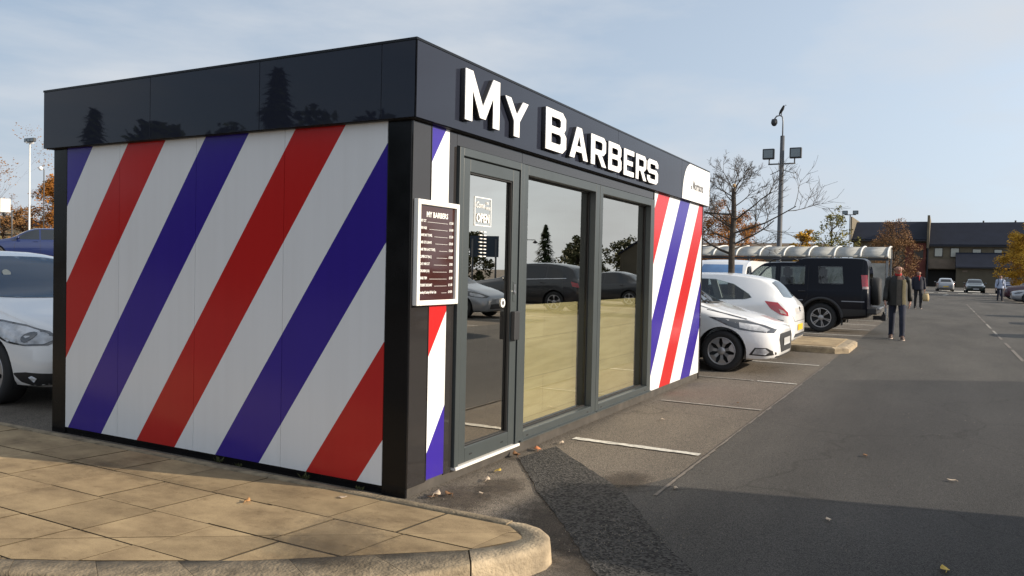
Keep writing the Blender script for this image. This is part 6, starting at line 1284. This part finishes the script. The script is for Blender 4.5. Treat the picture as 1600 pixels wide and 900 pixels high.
leaf('yellow leaf in the shaded tarmac at bottom right', .50, -2.95, .085, .3, yl); leaf('yellow leaf at the bottom right corner of the tarmac', .34, -3.25, .10, .1, yl); leaf('pale leaf alone on the shaded tarmac', .95, -2.35, .06, .5, pk); leaf('small pale leaf near the shadow edge', 1.12, -1.38, .06, .3, pk)
leaf('pale leaf lying in the bay between two painted lines', 3.45, -.55, .07, .7, pk); leaf('small brown leaf by the second painted line', 4.9, -.95, .06, .2, br); leaf('orange curled leaf on the sunlit slabs', -.62, .72, .075, .5, M('tan_dead_leaf', (.50, .26, .10), .8), z=.02, curl=.5); leaf('white leaf scrap on the slab by the edging', -.25, .30, .06, -.9, pk, z=.02)
leaf('brown leaf lying in the middle of the lane', 2.9, -2.4, .08, .4, br); leaf('pale leaf far out on the right of the lane', 2.4, -3.0, .07, 1.4, pk)
gr = bmesh.new(); rg2 = random.Random(77)
for i in range(900):
    q = rg2.random()
    if q < .4: x, y = rg2.uniform(-.02, 6.8), -abs(rg2.gauss(0, .12))-.02
    elif q < .7: x, y = rg2.uniform(-.1, 6), rg2.uniform(-4.2, -.1)
    else:
        t_ = rg2.random(); x, y = -.05+.5*t_+rg2.gauss(0, .12), -1.15-.35*t_+rg2.gauss(0, .18)
    if x < -.02 and y > -1.12: continue
    r_ = rg2.uniform(.002, .006); z = H(x, y)+.010
    v = [gr.verts.new((x+r_*rg2.uniform(.5, 1.3)*dx, y+r_*rg2.uniform(.5, 1.3)*dy, z+dz*r_)) for dx, dy, dz in ((1, 0, -.3), (-.5, .9, -.3), (-.5, -.9, -.3), (0, 0, .9))]
    for f in ((0, 1, 3), (1, 2, 3), (2, 0, 3)): gr.faces.new([v[k] for k in f])
props(obj('grit', gr, M('loose_grit', (0.22, 0.19, 0.15), .9, var=.5, vscale=40)), kind='stuff')
def weed(x, y, s, label):
    t = bmesh.new(); rg = random.Random(int(x*100+y*1000))
    for i in range(26):
        a = rg.uniform(0, 6.28); d = Vector((math.cos(a)*rg.uniform(.3, 1.1), math.sin(a)*rg.uniform(.3, 1.1), rg.uniform(.35, 1.0))).normalized(); l = s*rg.uniform(.35, .9); sdv = d.cross(Vector((0, 0, 1))).normalized()*l*.10; p = Vector((rg.uniform(-.012, .012), rg.uniform(-.03, .03), 0))
        t.faces.new([t.verts.new(p-sdv*.5), t.verts.new(p+d*l*.6-sdv), t.verts.new(p+d*l), t.verts.new(p+d*l*.6+sdv), ])
    o = obj('weed', t, MT['leaf_grn'], None, loc=(x, y, .015)); props(o, label, 'weed')
weed(-.045, 1.62, .06, 'small weed at the kiosk foot under the middle red stripe'); weed(-.05, 1.42, .05, 'smaller weed right of the weed under the middle red stripe'); weed(-.048, .80, .07, 'tuft of weed at the kiosk foot below the blue stripe near the corner'); weed(-.05, .33, .045, 'low weed at the kiosk foot below the last red stripe')

# ------------------------------------------------------------------ pieces that stand apart become parts of their own
def split_apart(o):
    me = o.data; bm = bmesh.new(); bm.from_mesh(me); seen = set(); comps = []
    for f in bm.faces:
        if f.index in seen: continue
        st_ = [f]; seen.add(f.index); fs = []
        while st_:
            g = st_.pop(); fs.append(g.index)
            for v in g.verts:
                for h in v.link_faces:
                    if h.index not in seen: seen.add(h.index); st_.append(h)
        comps.append(fs)
    def bb(fs):
        co = [v.co for i in fs for v in bm.faces[i].verts]; return [min(c[k] for c in co)-.006 for k in range(3)], [max(c[k] for c in co)+.006 for k in range(3)]
    bm.faces.ensure_lookup_table(); groups = [[fs, *bb(fs)] for fs in comps]; ch = True
    while ch:
        ch = False
        for i in range(len(groups)):
            for j in range(i+1, len(groups)):
                if all(groups[i][1][k] <= groups[j][2][k] and groups[j][1][k] <= groups[i][2][k] for k in range(3)):
                    fs = groups[i][0]+groups[j][0]; groups[i] = [fs, *bb(fs)]; groups.pop(j); ch = True; break
            if ch: break
    if len(groups) > 1:
        for n_, g in enumerate(groups):
            keep = set(g[0]); b2 = bmesh.new(); b2.from_mesh(me); b2.faces.ensure_lookup_table()
            bmesh.ops.delete(b2, geom=[f for f in b2.faces if f.index not in keep], context='FACES')
            m2 = bpy.data.meshes.new(o.name.split('.')[0]); b2.to_mesh(m2); b2.free()
            for mm_ in me.materials: m2.materials.append(mm_)
            if n_ == 0: first = m2; continue
            c = o.copy(); c.data = m2; COL.objects.link(c); c.parent = o.parent
        o.data = first
    bm.free()
for o in list(scene.objects):
    if o.type == 'MESH' and o.parent and o.data.users == 1 and o.name.split('.')[0] in {'panel_bead', 'mud_flap', 'post', 'drain_cap', 'strap', 'leg', 'foot', 'rail', 'reveal', 'front_panel', 'head_panel', 'gasket', 'bag_handle', 'eyes', 'skirt', 'lining', 'corner_post'}: split_apart(o)
for o in scene.objects:
    if o.name.split('.')[0] == 'eyes': o.name = 'eye'
